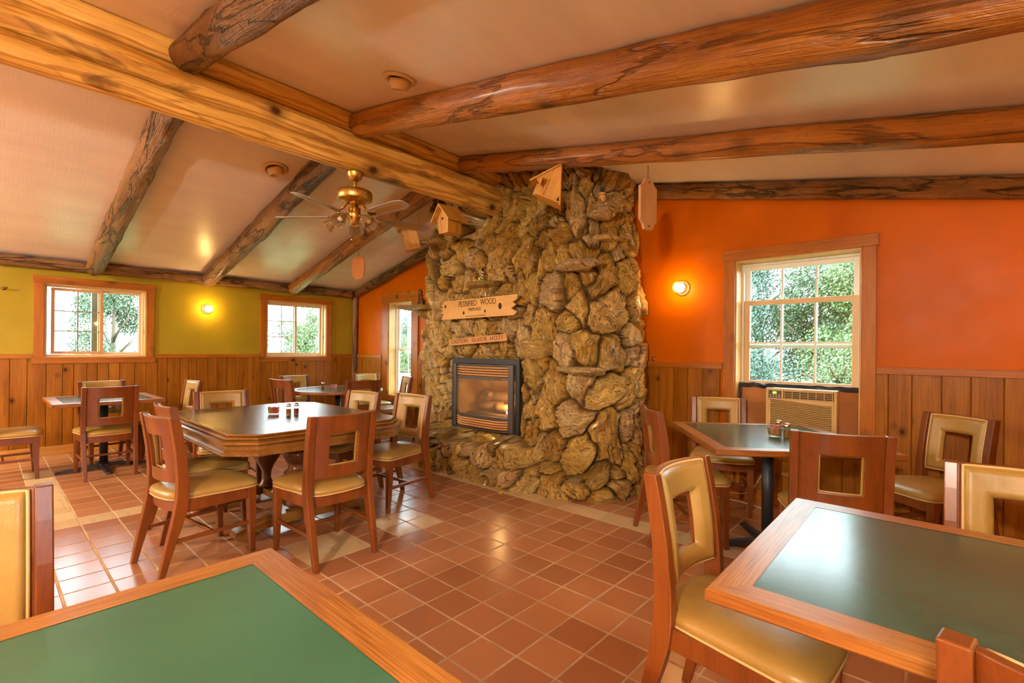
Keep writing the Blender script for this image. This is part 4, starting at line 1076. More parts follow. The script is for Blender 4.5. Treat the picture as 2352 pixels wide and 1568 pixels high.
def caddy(loc, label, rz, tan, red, redmat):
    r = thing('packet_caddy', label, 'caddy', loc, rz)
    m = MB(); a, b, h = .042, .03, .055
    m.box((-a*.8, -b*.8, .002), (a*.8, b*.8, .007))
    for s in (-1, 1):
        m.add([(-a*.8, s*b*.8, .004), (a*.8, s*b*.8, .004), (a, s*b, h), (-a, s*b, h), (-a*.8, s*(b*.8-.004), .004), (a*.8, s*(b*.8-.004), .004), (a, s*(b-.004), h), (-a, s*(b-.004), h)], [(0, 1, 2, 3), (7, 6, 5, 4), (3, 2, 6, 7), (0, 4, 5, 1), (0, 3, 7, 4), (1, 5, 6, 2)])
        m.add([(s*a*.8, -b*.8, .004), (s*a*.8, b*.8, .004), (s*a, b, h), (s*a, -b, h), (s*(a*.8-.004), -b*.8, .004), (s*(a*.8-.004), b*.8, .004), (s*(a-.004), b, h), (s*(a-.004), -b, h)], [(0, 1, 2, 3), (7, 6, 5, 4), (3, 2, 6, 7), (0, 4, 5, 1), (0, 3, 7, 4), (1, 5, 6, 2)])
    m.build('glass', 'jar', r)
    R = Matrix.Translation(loc) @ Matrix.Rotation(rz, 4, 'Z')
    for k in range(tan+red):
        x = -.03+.06*k/(tan+red-1); isr = k >= tan
        m = MB(); m.M = Matrix.Rotation(rad(-8+16*k/(tan+red)+random.uniform(-3, 3)), 4, 'Y')
        h = .058+random.uniform(-.004, .006)
        m.add([(-.002, -.019, .008), (.002, -.019, .008), (.002, .019, .008), (-.002, .019, .008), (-.001, -.02, h), (.001, -.02, h), (.001, .02, h), (-.001, .02, h), (-.003, -.019, .03), (.003, -.019, .03), (.003, .019, .03), (-.003, .019, .03)],
              [(0, 3, 2, 1), (0, 1, 9, 8), (1, 2, 10, 9), (2, 3, 11, 10), (3, 0, 8, 11), (8, 9, 5, 4), (9, 10, 6, 5), (10, 11, 7, 6), (11, 8, 4, 7), (4, 5, 6, 7)])
        o = m.build('sweetener_packet', redmat if isr else 'packet_tan'); o.matrix_world = R @ Matrix.Translation((x, 0, 0))
        cl = ('red' if redmat == 'packet_red' else 'pink') if isr else 'tan'
        tb = 'antique' if redmat == 'packet_red' else 'round'
        tag(o, f'{cl} sweetener packet standing in the glass caddy on the {tb} table', 'packet', f'{cl} packets on the {tb} table')
caddy((3.845, -2.965, .766), 'glass caddy of tan and red packets on the antique table', rad(50), 5, 6, 'packet_red')
caddy((1.705, -1.31, .7592), 'glass caddy of pink packets on the round table', rad(55), 2, 7, 'packet_pink')
def bowl():
    L = (7.18, -1.055, .76)
    r = thing('packet_bowl', 'fluted round glass bowl of sugar packets on the tilted square table', 'bowl', L)
    m = MB(); m.lathe([(.03, .0), (.036, .003), (.041, .03), (.046, .06), (.043, .06), (.037, .03), (.03, .008)], 48, flute=.05, nf=16); m.build('glass', 'jar', r)
    k = 0
    for i in range(9):
        a = 2*PI*i/9; m = MB(); m.box((-.017, -.0025, 0), (.017, .0025, .052), bev=.001)
        o = m.build('sweetener_packet', 'packet_tan'); o.matrix_world = Matrix.Translation((L[0]+.024*math.cos(a), L[1]+.024*math.sin(a), L[2]+.01)) @ Matrix.Rotation(a+PI/2, 4, 'Z')
        tag(o, 'tan sugar packet standing around the inside of the fluted glass bowl', 'packet', 'tan packets in the fluted bowl')
    for i in range(5):
        m = MB(); m.box((-.022, -.0035, -.016), (.022, .0035, .016), bev=.0015)
        o = m.build('sweetener_packet', 'packet_pink'); o.matrix_world = Matrix.Translation((L[0]-.01+.008*i, L[1]+.006*(i % 2), L[2]+.062+.003*i)) @ Matrix.Rotation(rad(40+7*i), 4, 'Z') @ Matrix.Rotation(rad(75), 4, 'X')
        tag(o, 'pink packet lying on top of the fluted glass bowl', 'packet', 'pink packets in the fluted bowl')
bowl()

# ------------------------------------------------------------------ ceiling fan
def fan():
    r = thing('ceiling_fan', 'antique brass ceiling fan with grey cane-inset blades and smoked glass shades under the ridge logs', 'ceiling fan', (4.19, -2.44, 2.42))
    z0 = -2.42
    m = MB(); m.lathe([(.03, 2.775+z0), (.035, 2.79+z0), (.055, 2.80+z0), (.062, 2.82+z0), (.072, 2.845+z0), (.07, 2.858+z0)], 28); m.build('canopy', 'brass_old', r)
    m = MB(); m.lathe([(.011, 2.70+z0), (.011, 2.79+z0)], 12); m.build('downrod', 'brass_old', r)
    m = MB(); m.lathe([(.05, 2.575+z0), (.085, 2.585+z0), (.1, 2.6+z0), (.138, 2.606+z0), (.147, 2.618+z0), (.149, 2.67+z0), (.143, 2.686+z0), (.12, 2.697+z0), (.05, 2.708+z0), (.02, 2.715+z0)], 40)
    m.build('motor_housing', 'brass_old', r)
    m = MB()
    for i in range(60): a = 2*PI*i/60; m.box((0, 0, 0), (0, 0, 0)) if False else m.tube([(.1475*math.cos(a), .1475*math.sin(a), 2.645+z0), (.1445*math.cos(a+.03), .1445*math.sin(a+.03), 2.678+z0)], .0025, 5)
    m.build('filigree_band', 'brass', r)
    m = MB(); m.lathe([(.022, 2.40+z0), (.04, 2.405+z0), (.04, 2.45+z0), (.048, 2.46+z0), (.052, 2.48+z0), (.05, 2.545+z0), (.03, 2.55+z0), (.03, 2.575+z0)], 24); m.build('switch_housing', 'brass_old', r)
    for k in range(5):
        a = rad(148+72*k); b = empty('blade', (0, 0, 0), a); b.parent = r
        c, s_ = math.cos, math.sin
        zb = 2.465+z0; R0, R1 = .22, .69; pitch = rad(-12)
        def P(x, y, t): return (x, y*c(pitch), zb+y*s_(pitch)+t)
        out = [(R0, -.04), (R0+.06, -.058), (R1-.09, -.068), (R1-.02, -.05), (R1, -.03), (R1, .03), (R1-.02, .05), (R1-.09, .068), (R0+.06, .058), (R0, .04)]
        m = MB(); n = len(out)
        m.add([P(x, y, -.004) for x, y in out]+[P(x, y, .004) for x, y in out], [tuple(range(n-1, -1, -1)), tuple(range(n, 2*n))]+[(i, (i+1) % n, n+(i+1) % n, n+i) for i in range(n)])
        o = m.build('blade', 'blade', r); o.rotation_euler = (0, 0, a)
        bpy.data.objects.remove(b)
        q = [(R0+.1, -.03), (R1-.12, -.038), (R1-.06, -.02), (R1-.06, .02), (R1-.12, .038), (R0+.1, .03)]; n = len(q)
        m = MB(); m.add([P(x, y, -.0055) for x, y in q]+[P(x, y, -.0035) for x, y in q], [tuple(range(n-1, -1, -1))]+[(i, (i+1) % n, n+(i+1) % n, n+i) for i in range(n)])
        m.build('cane_inset', 'cane', o)
        m = MB()
        m.tube([(.08, 0, 2.572+z0), (.115, 0, 2.545+z0), (.15, 0, 2.50+z0), (.19, 0, 2.478+z0), (.225, 0, zb-.008)], [.012, .011, .009, .009, .008], 8)
        m.add([P(x, y, -.0095) for x, y in ((.2, -.012), (.25, -.036), (.31, 0), (.25, .036), (.2, .012))]+[P(x, y, -.004) for x, y in ((.2, -.012), (.25, -.036), (.31, 0), (.25, .036), (.2, .012))], [(4, 3, 2, 1, 0), (0, 1, 6, 5), (1, 2, 7, 6), (2, 3, 8, 7), (3, 4, 9, 8)])
        i_ = m.build('blade_iron', 'brass', r); i_.rotation_euler = (0, 0, a)
    for aa in (5, -65, 68, 232):
        a = rad(aa); tilt = rad(52)
        M0 = Matrix.Rotation(a, 4, 'Z')
        m = MB(); m.M = M0; m.tube([(.03, 0, 2.44+z0), (.075, 0, 2.47+z0), (.115, 0, 2.468+z0), (.138, 0, 2.448+z0)], .006, 8)
        m.M = M0 @ Matrix.Translation((.142, 0, 2.442+z0)) @ Matrix.Rotation(PI-tilt, 4, 'Y'); m.lathe([(.016, -.012), (.026, .0), (.026, .018), (.02, .022)], 16)
        arm = m.build('light_arm', 'brass', r)
        # faceted smoked shade opening down and outward
        m = MB(); m.M = M0 @ Matrix.Translation((.142, 0, 2.442+z0)) @ Matrix.Rotation(PI-tilt, 4, 'Y')
        n = 8; ra, rb = .028, .066; h = .118
        for i in range(n):
            a0, a1 = 2*PI*i/n, 2*PI*(i+1)/n
            m.add([(ra*math.cos(a0), ra*math.sin(a0), .012), (ra*math.cos(a1), ra*math.sin(a1), .012), (rb*math.cos(a1), rb*math.sin(a1), h), (rb*math.cos(a0), rb*math.sin(a0), h)], [(0, 1, 2, 3)])
        sh = m.build('lamp_shade', 'smoke', r)
        m2 = MB(); m2.M = m.M
        for i in range(n):
            a0, a1 = 2*PI*i/n, 2*PI*(i+1)/n
            m2.tube([(ra*math.cos(a0), ra*math.sin(a0), .012), (rb*math.cos(a0), rb*math.sin(a0), h)], .0016, 5)
            m2.tube([(rb*math.cos(a0), rb*math.sin(a0), h), (rb*math.cos(a1), rb*math.sin(a1), h)], .0016, 5)
        m2.build('shade_leading', 'brass_old', sh)
        m3 = MB(); m3.M = m.M; m3.lathe([(.013, .015), (.015, .03), (.024, .055), (.022, .075), (.01, .086), (0, .088)], 14); m3.build('bulb', 'white_pl', r)
    m = MB(); m.tube([(.02, -.035, 2.41+z0), (.022, -.037, 2.33+z0), (.022, -.037, 2.27+z0)], .0015, 5); m.sphere((.022, -.037, 2.262+z0), .009, 10, 8, sc=(1, 1, 1.6)); m.build('pull_chain', 'brass', r)
fan()

# ------------------------------------------------------------------ hanging birdhouses and boards
def hookchain(m, top, bot):
    t, b = Vector(top), Vector(bot); L = (t-b).length
    m.tube([t+Vector((0, 0, .02)), t, t.lerp(b, .25)], .003, 6)
    k = max(2, int(L*.75/.022))
    for i in range(k):
        c = t.lerp(b, .25+.75*(i+.5)/k); h = L*.75/k*.62
        pts = [(c.x+(.006*math.cos(q) if i % 2 else 0), c.y+(0 if i % 2 else .006*math.cos(q)), c.z+h*math.sin(q)) for q in [2*PI*j/10 for j in range(10)]]
        m.tube(pts, .0015, 5, closed=True)
def birdhouse_gable():
    loc = (4.2, -1.36, 2.53)
    r = thing('birdhouse', 'cedar birdhouse with a gable roof and small round hole, hanging under the ridge log', 'birdhouse', loc, 0, 'birdhouses hung from the timbers', rot=(rad(4), rad(-2), rad(6)))
    w, d, h = .08, .1, .155
    m = MB(); m.prism([(-w*.8, 0), (w*.8, 0), (w, h), (0, h+.11), (-w, h)], -d, -d+.012, .2, ax='y'); m.build('front', 'cedar_red', r)
    m = MB(); m.prism([(-w*.8, 0), (w*.8, 0), (w, h), (0, h+.11), (-w, h)], d-.012, d, .3, ax='y'); m.build('back', 'cedar_red', r)
    for s in (-1, 1):
        m = MB()
        k = 5
        for i in range(k):
            y0, y1 = -d+.012+(2*d-.024)*i/k, -d+.012+(2*d-.024)*(i+1)/k-.001
            m.add([(s*w*.8-s*.01, y0, 0), (s*w*.8, y0, 0), (s*w*.8, y1, 0), (s*w*.8-s*.01, y1, 0), (s*w-s*.01, y0, h), (s*w, y0, h), (s*w, y1, h), (s*w-s*.01, y1, h)], [(3, 2, 1, 0), (4, 5, 6, 7), (0, 1, 5, 4), (1, 2, 6, 5), (2, 3, 7, 6), (3, 0, 4, 7)], random.random())
        m.build('side', 'cedar_red', r)
        m = MB(); a = math.atan2(.11, w); ux, uz = s*math.cos(a), -math.sin(a); nx, nz = s*math.sin(a), math.cos(a); L = .2
        p = [(0, h+.11), (ux*L, h+.11+uz*L)]; q = [(p[1][0]+nx*.012, p[1][1]+nz*.012), (0+nx*.012*0, h+.11+.018)]
        m.prism([p[0], p[1], q[0], q[1]], -d-.05, d+.05, .6, ax='y'); m.build('roof', 'cedar', r, bevel=.001)
    m = MB(); m.box((-w*.8, -d, -.012), (w*.8, d, 0)); m.build('floor', 'cedar', r)
    m = MB(); m.lathe([(.012, 0), (.012, .002)], 16); o = m.build('entrance_hole', 'knot', r); o.location = (0, -d-.0005, h-.02); o.rotation_euler = (rad(90), 0, 0)
    m = MB(); hookchain(m, (0, 0, .325), (0, 0, h+.125)); m.build('hook', 'chrome', r)
birdhouse_gable()
def birdhouse_open():
    r = thing('birdhouse', 'open pale cedar birdhouse hanging tilted in front of the top of the stone chimney', 'birdhouse', (5.44, -1.3, 2.74), group='birdhouses hung from the timbers', rot=(rad(0), rad(24), rad(34)))
    W, H, d = .125, .155, .075
    pent = [(-W, -H*.55), (W*.95, -H*.62), (W*1.0, -.02), (.03, .2), (-W*1.02, .02)]
    m = MB(); m.prism([(-W*.2, -H*.62), (W*.95, -H*.62), (W*1.0, -.02), (.03, .2), (-W*1.02, .02), (-W*.55, -.02), (-W*.55, .05), (-W*.05, .05), (-W*.05, -H*.62)], -d, -d+.012, .3, ax='y'); m.build('front', 'cedar', r)
    m = MB(); m.prism(pent, d-.012, d, .4, ax='y'); m.build('back', 'cedar', r)
    def slab(a, b, th, name):
        a, b = Vector((a[0], 0, a[1])), Vector((b[0], 0, b[1])); t = (b-a).normalized(); n = Vector((-t.z, 0, t.x))*th
        m = MB(); m.prism([(a.x, a.z), (b.x, b.z), (b.x+n.x, b.z+n.z), (a.x+n.x, a.z+n.z)], -d-.02, d+.02, random.random(), ax='y'); m.build(name, 'cedar', r, bevel=.001)
    slab((W*1.35, -.12), (.03, .215), .014, 'roof'); slab((.03, .215), (-W*1.35, -.02), .014, 'roof'); slab((-W*.6, -H*.62), (W*1.2, -H*.62), -.014, 'floor'); slab((-W*.05, -H*.6), (-W*.05, .05), .01, 'inner_wall'); slab((-W*.05, .05), (-W*.55, .05), .01, 'inner_wall')
    m = MB(); m.M = Matrix.Rotation(rad(-24), 4, 'Y'); hookchain(m, (-.06, 0, .33), (-.06, 0, .225)); m.build('hook', 'chrome', r)
birdhouse_open()
def birdhouse_box():
    r = thing('birdhouse', 'small slanted cedar birdhouse hanging on the smoother left rafter beyond the fan', 'birdhouse', (3.38, -1.22, 2.5), group='birdhouses hung from the timbers', rot=(rad(2), rad(-14), rad(52)))
    m = MB(); w, d, h = .085, .07, .24
    m.box((-w, -d, 0), (w, -d+.012, h), .2); m.build('front', 'cedar_red', r)
    m = MB(); m.box((-w, d-.012, 0), (w, d, h), .8); m.build('back', 'cedar_red', r)
    for s in (-1, 1): m = MB(); m.box((s*w, -d+.012, 0), (s*w-s*.012, d-.012, h)); m.build('side', 'board', r)
    m = MB(); m.prism([(-w-.045, h-.01), (w+.045, h-.01), (w+.05, h+.006), (0, h+.02), (-w-.05, h+.006)], -d-.03, d+.03, ax='y'); m.build('roof', 'cedar_red', r)
    m = MB(); m.box((-w, -d, -.014), (w, d, 0)); m.build('floor', 'board', r)
    m = MB(); m.box((-w-.0, -.02, .16), (-w-.002, .02, .19)); m.build('entrance_hole', 'knot', r)
    m = MB(); m.M = Matrix.Rotation(rad(14), 4, 'Y'); hookchain(m, (0.06, 0, .43), (.06, 0, h+.02)); m.build('hook', 'wick', r)
birdhouse_box()
def hangboard(label, loc, rz, pts, th, mat, chain, holes=()):
    r = thing('hanging_board', label, 'board', loc, rz, rot=(0, 0, rz))
    m = MB(); m.prism(pts, -th/2, th/2, .4, ax='y', bev=.002); m.build('board', mat, r)
    for x, z in holes: m = MB(); m.lathe([(.007, 0), (.007, .002)], 12); o = m.build('hole', 'knot', r); o.location = (x, -th/2-.0005, z); o.rotation_euler = (rad(90), 0, 0)
    zt = max(p[1] for p in pts)
    m = MB(); hookchain(m, (0, 0, chain), (0, 0, zt-.01)); m.build('hook', 'wick', r)
hangboard('plain pale wooden board with clipped corners hanging on a chain before the orange wall', (6.345, -1.25, 2.43), rad(78), [(-.045, -.19), (.045, -.19), (.06, -.15), (.095, -.12), (.095, .13), (.06, .15), (.035, .195), (-.035, .195), (-.06, .15), (-.095, .13), (-.095, -.12), (-.06, -.15)], .024, 'board', .275, ((.0, .165), (.0, -.165)))
N_ = 12
oval = [(.085*math.cos(a), .07+.085*math.sin(a)) for a in np.linspace(0, PI, N_)]+[(.085*math.cos(a), -.07+.085*math.sin(a)) for a in np.linspace(PI, 2*PI, N_)]
hangboard('oval orange-brown wooden board hanging from the smoother left rafter', (2.195, -1.24, 2.40), rad(38), oval, .02, 'board_or', .29, ((0, .125),))

# ------------------------------------------------------------------ eyeball ceiling lights
def eyeball(label, x, y, R, left):
    sl = math.atan(.235) if left else -math.atan(-.2015)*-1
    z = zl(x) if left else zr(x)
    ang = -math.atan(.235) if left else math.atan(.2015)
    r = thing('ceiling_eyeball_light', label, 'ceiling light', (x, y, z-.001), rot=(0, ang, 0), group='eyeball ceiling lights')
    m = MB(); m.lathe([(R, 0), (R*.98, -.012), (R*.86, -.02), (R*.66, -.012), (R*.64, 0)][::-1], 36); m.build('trim_ring', 'canister', r)
    m = MB(); m.M = Matrix.Rotation(rad(14), 4, 'X') @ Matrix.Rotation(rad(10), 4, 'Y'); m.lathe([(R*.62, .0), (R*.64, -.02), (R*.56, -.06), (R*.5, -.068), (R*.46, -.06), (R*.4, -.025)][::-1], 32); m.build('eyeball', 'canister', r)
    m = MB(); m.M = Matrix.Rotation(rad(14), 4, 'X') @ Matrix.Rotation(rad(10), 4, 'Y'); m.lathe([(0, -.03), (R*.41, -.026)], 28); m.build('reflector', 'brass_old', r)
    m = MB(); m.M = Matrix.Rotation(rad(14), 4, 'X') @ Matrix.Rotation(rad(10), 4, 'Y'); m.sphere((0, 0, -.035), R*.2, 14, 10); m.build('bulb', 'white_pl', r)
eyeball('unlit eyeball spotlight on the left ceiling slope beside the gnarled rafter', 3.11, -2.683, .118, True)
eyeball('unlit eyeball spotlight on the right ceiling slope beside the large reddish rafter', 5.31, -2.76, .108, False)

# ------------------------------------------------------------------ sconces
WARM = (1.0, .75, .34)
def sconce(label, loc, rz, power):
    r = thing('wall_sconce', label, 'wall lamp', loc, rz, 'wall sconces')
    def L(prof, name, mat, n=28, **k):
        m = MB(); m.M = Matrix.Rotation(rad(90), 4, 'X'); m.lathe(prof, n, **k); return m.build(name, mat, r)
    L([(.074, 0), (.074, .008), (.066, .018), (.05, .024), (.046, .046), (.04, .047)], 'base', 'canister')
    L([(.04, .046), (.05, .058), (.055, .1), (.05, .135), (.036, .155), (.016, .164), (.004, .166)], 'glass_jar', 'jar', flute=.04, nf=12, n=36)
    L([(.014, .047), (.026, .06), (.036, .085), (.036, .11), (.024, .132), (.01, .142), (0, .143)], 'bulb', 'bulbglow')
    a = Matrix.Translation(loc) @ Matrix.Rotation(rz, 4, 'Z')
    p = a @ Vector((0, -.095, 0)); point(p, power, WARM, .034)
sconce('lit jelly-jar sconce on the orange wall left of the large window', (6.11, -.0, 1.945), 0, 40)
sconce('lit jelly-jar sconce on the olive wall between the two windows', (0, -2.4, 1.878), rad(90), 40)
sconce('jelly-jar sconce on the wall to the right of the camera', (XR, -2.5, 1.94), rad(-90), 80)
sconce('added fill-light jelly-jar sconce, out of view on the right wall near the orange wall', (XR, -.8, 1.94), rad(-90), 26)  # unseen sconce, added to brighten the right ceiling and wall
sconce('added fill-light jelly-jar sconce, out of view on the right wall behind the camera', (XR, -5.6, 1.94), rad(-90), 45)  # another unseen sconce added to lift the right ceiling slope
sconce('added jelly-jar sconce on the unseen front wall, lighting the ceiling from below', (4.2, YF, 1.94), rad(180), 80)  # unseen, added as uplight for both ceiling slopes
sconce('added jelly-jar sconce out of view on the olive wall, brightening the right ceiling slope', (0, -5.9, 1.878), rad(90), 130)  # unseen, added to throw light across onto the right slope

# ------------------------------------------------------------------ air conditioner in the window
def aircon():
    X0, X1, Z0, Z1, Y0 = 6.895, 7.4, .648, 1.022, -.12
    W = X1-X0; H = Z1-Z0
    r = thing('air_conditioner', 'ivory window air conditioner with green display and wavy louvers', 'air conditioner', ((X0+X1)/2, Y0, Z0))
    m = MB(); m.box((-W/2+.012, .02, .004), (W/2-.012, .5, H-.006), bev=.006); m.build('case', 'ivory', r)
    m = MB(); f = .02
    m.box((-W/2, -.01, 0), (-W/2+f, .03, H), bev=.004); m.box((W/2-f, -.01, 0), (W/2, .03, H), bev=.004); m.box((-W/2+f, -.01, H-.02), (W/2-f, .03, H), bev=.004); m.box((-W/2+f, -.01, 0), (W/2-f, .03, .02), bev=.003)
    # wavy brow
    n = 24; zz = lambda u: H-.098-.014*math.sin((u-.5)*PI)*1.0
    vs = []
    for i in range(n+1):
        u = i/n; x = -W/2+f+(W-2*f)*u; vs += [(x, -.012, zz(u)-.012), (x, -.012, H-.085), (x, .02, H-.085), (x, .02, zz(u)-.012)]
    m.add(vs, [(i*4+k, (i+1)*4+k, (i+1)*4+(k+1) % 4, i*4+(k+1) % 4) for i in range(n) for k in range(4)])
    m.box((-W/2+.118, -.01, H-.09), (-W/2+.132, .025, H-.018))
    m.build('front_frame', 'ivory', r)
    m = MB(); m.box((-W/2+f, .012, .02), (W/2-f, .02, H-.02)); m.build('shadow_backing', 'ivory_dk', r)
    m = MB(); m.box((-W/2+f, -.004, H-.086), (-W/2+.118, .01, H-.02)); cp = m.build('control_panel', 'steel', r)
    m = MB(); m.box((-W/2+.052, -.007, H-.046), (-W/2+.078, -.004, H-.03)); m.build('display', 'display', cp)
    for q in range(8):
        m = MB(); m.box((-W/2+.028+.022*(q % 4), -.0065, H-.062-.016*(q//4)), (-W/2+.04+.022*(q % 4), -.004, H-.054-.016*(q//4))); m.build('button', 'canister', cp)
    m = MB()
    for k in range(5): z = H-.083+.0145*k; m.box((-W/2+.14, -.006, z), (W/2-f-.008, .008, z+.004))
    for k in range(7): x = -W/2+.14+(W-.168)*k/6; m.box((x-.002, -.008, H-.084), (x+.002, .008, H-.022))
    m.build('air_vent', 'ivory', r)
    m = MB(); K = 17
    for j in range(K):
        zc = .026+(H-.145)*j/(K-1); vs = []
        for i in range(n+1):
            u = i/n; x = -W/2+.034+(W-.068)*u; z = zc-.013*math.sin((u-.5)*PI)
            vs += [(x, -.006, z-.0035), (x, -.008, z+.0025), (x, .01, z+.006), (x, .01, z)]
        m.add(vs, [(0, 1, 2, 3)]+[(i*4+k, (i+1)*4+k, (i+1)*4+(k+1) % 4, i*4+(k+1) % 4) for i in range(n) for k in range(4)]+[(n*4+3, n*4+2, n*4+1, n*4)])
    m.box((-W/2+f, -.008, .018), (-W/2+.034, .01, H-.1)); m.box((W/2-.034, -.008, .018), (W/2-f, .01, H-.1))
    m.build('louver_panel', 'ivory', r)
    for (a, b, nm) in ((6.617, X0+.0125, 'left'), (X1-.0125, 7.522, 'right')):
        m = MB(); m.box((a, .1, .637), (b, .112, 1.02)); 
        for k in range(3): z = .72+.095*k; m.box((a, .094, z), (b, .1, z+.004))
        o = m.build('cardboard_filler', 'card'); tag(o, f'brown cardboard filler panel on the {"sconce" if nm == "left" else "bare wall"} side of the air conditioner', 'cardboard', 'cardboard fillers')
    m = MB(); n = 40; vs = []
    for i in range(n+1):
        x = 6.617+.905*i/n; w = .006*mnoise.noise(Vector((x*9, 1, 0))); w2 = .008*mnoise.noise(Vector((x*14, 7, 0)))
        vs += [(x, .085+w, 1.004+w2), (x, .08+w2, 1.03), (x, .09+w, 1.046+w2), (x, .12, 1.046+w2), (x, .12, 1.004)]
    m.add(vs, [tuple(reversed((i*5+k, i*5+(k+1) % 5, (i+1)*5+(k+1) % 5, (i+1)*5+k))) for i in range(n) for k in range(5)], .5)
    o = m.build('tape_strip', 'tape'); tag(o, 'crinkled black tape sealing the gap above the air conditioner', 'tape')
    m = MB(); m.box((6.615, .08, .64), (6.64, .099, 1.004)); o = m.build('tape_strip', 'tape'); tag(o, 'vertical black tape strip left of the cardboard beside the air conditioner', 'tape')
aircon()
def outlet():
    r = thing('wall_outlet', 'ivory wall outlet on the wainscot behind the chair below the air conditioner', 'outlet', (7.03, -.018, .33))
    m = MB(); m.box((-.035, -.006, -.057), (.035, 0, .057), bev=.003); m.build('cover_plate', 'ivory', r)
    for s in (-1, 1): m = MB(); m.box((-.016, -.009, s*.024-.014), (.016, -.006, s*.024+.014), bev=.002); m.build('socket', 'ivory', r)
outlet()
m = MB(); pts = []
ctl = [(6.93, -.035, .42), (6.86, -.05, .28), (6.79, -.055, .14), (6.72, -.06, .07), (6.62, -.08, .055), (6.5, -.1, .06), (6.42, -.12, .05), (6.43, -.14, .02), (6.56, -.13, .008), (6.72, -.14, .008), (6.84, -.19, .008), (6.98, -.22, .008)]
for i in range(len(ctl)-1):
    p0, p1, p2, p3 = (Vector(ctl[max(0, min(len(ctl)-1, i+k))]) for k in (-1, 0, 1, 2))
    for t in (0, .25, .5, .75): pts.append(.5*((2*p1)+(-p0+p2)*t+(2*p0-5*p1+4*p2-p3)*t*t+(-p0+3*p1-3*p2+p3)*t**3))
m.tube(pts, .0055, 8); tag(m.build('power_cord', 'cable'), 'cream power cord looping along the baseboard under the air conditioner', 'cord')
r = thing('wall_hook', 'small brass hook on the olive wall at the left picture edge', 'hook', (0, -4.44, 1.972))
m = MB(); m.tube([(0, 0, 0), (.03, 0, -.004), (.05, .01, .0), (.055, .03, .012)], .008, 8); m.build('hook_arm', 'wick', r)
m = MB(); m.M = Matrix.Rotation(rad(90), 4, 'Y'); m.lathe([(.02, 0), (.016, .006)], 14); m.build('plate', 'wick', r)

# ------------------------------------------------------------------ outside
m = MB(); m.add([(-90, -60, -.25), (60, -60, -.25), (60, 90, -.25), (-90, 90, -.25)], [(0, 1, 2, 3)]); struct(m.build('ground', 'grass'), 'lawn outside the windows')
m = MB(); m.add([(-60, 13, -.245), (30, 13, -.245), (30, 16, -.245), (-60, 16, -.245)], [(0, 1, 2, 3)]); struct(m.build('road', 'gravel'))
def tree(label, loc, H, R, mat, seed, n=2600, group=None, leaf=.16, base=.15, cat='tree', trunk=.09):
    rnd = random.Random(seed)
    r = thing('tree', label, cat, loc, group=group)
    m = MB(); m.tube([(0, 0, -.1), (.05, .03, H*.4), (-.04, .05, H*.75)], [trunk, trunk*.7, trunk*.25], 8)
    for k in range(7):
        a = rnd.uniform(0, 2*PI); z = H*rnd.uniform(.25, .65)
        m.tube([(0, 0, z), (R*.4*math.cos(a), R*.4*math.sin(a), z+H*.12), (R*.75*math.cos(a), R*.75*math.sin(a), z+H*.2)], [trunk*.4, trunk*.25, .01], 6)
    m.build('trunk', 'bark', r)
    n = int(n*6); leaf *= .36
    blobs = []
    for k in range(16):
        zz = rnd.uniform(base, .92); w = R*(1.05-.75*max(0, (zz-.45)/.55))
        a = rnd.uniform(0, 2*PI); q = w*math.sqrt(rnd.uniform(.05, 1))*.8
        blobs.append((q*math.cos(a), q*math.sin(a), zz*H, R*rnd.uniform(.28, .5)))
    vs = []; fs = []; rr = []
    for i in range(n):
        b = blobs[i % 16]; d = Vector((rnd.gauss(0, 1), rnd.gauss(0, 1), rnd.gauss(0, 1))).normalized()*b[3]*rnd.uniform(.6, 1.05)
        c = Vector(b[:3])+d; s_ = leaf*rnd.uniform(.6, 1.3)
        u = Vector((rnd.gauss(0, 1), rnd.gauss(0, 1), rnd.gauss(0, 1))).normalized(); v = u.orthogonal().normalized(); w = u.cross(v)
        o = len(vs); vs += [tuple(c-v*s_*.5), tuple(c+w*s_*.32), tuple(c+v*s_*.6), tuple(c-w*s_*.32)]; fs.append((o, o+1, o+2, o+3)); rr.append(min(1, max(0, rnd.gauss(.5, .22))))
    mm = MB(); mm.v = vs; mm.f = fs; mm.r = rr; mm.mi = [0]*n; mm.sm = [False]*n
    mm.build('foliage', mat, r); return r
tw = 'trees seen through the large window'
tree('dark green leafy tree filling the left panes of the large window', (4.6, 8.5, -.2), 4.3, 1.5, 'leaf2', 1, 4200, tw)
tree('green leafy tree filling the middle panes of the large window', (5.9, 8.0, -.2), 3.9, 1.3, 'leaf1', 2, 4200, tw)
tree('bright yellow-green leafy tree in the right panes of the large window', (7.0, 7.2, -.2), 3.6, 1.2, 'leaf3', 3, 4200, tw)
tree('tall dark spruce showing above the others at the top of the large window', (5.9, 14, -.2), 6.2, 1.0, 'leaf2', 4, 2600, tw, .2)
tree('low bright bush at the lower right of the large window', (6.75, 5.0, -.2), 1.6, .9, 'leaf3', 5, 2200, tw, .12, cat='bush')
tree('low dark bush at the lower left of the large window', (5.2, 5.6, -.2), 1.5, 1.1, 'leaf2', 6, 2400, tw, .12, cat='bush')
tg = 'trees seen through the sliding windows'
tree('green tree in the right pane of the leftmost window', (-9, -2.2, -.2), 3.7, 1.25, 'leaf1', 7, 3200, tg)
tree('pale thin tree in the left pane of the leftmost window', (-13, -4.6, -.2), 3.2, 1.5, 'leaf3', 8, 1100, tg)
tree('light green tree filling the right pane of the second sliding window', (-9, 3.2, -.2), 3.3, 1.4, 'leaf3', 9, 3200, tg)
tree('bluish tree in the left pane of the second sliding window', (-11, 1.5, -.2), 3.9, 1.4, 'leaf2', 10, 3200, tg)
tree('tree between the two sliding windows, seen at their edges', (-12, .2, -.2), 3.6, 1.6, 'leaf1', 14, 2400, tg)
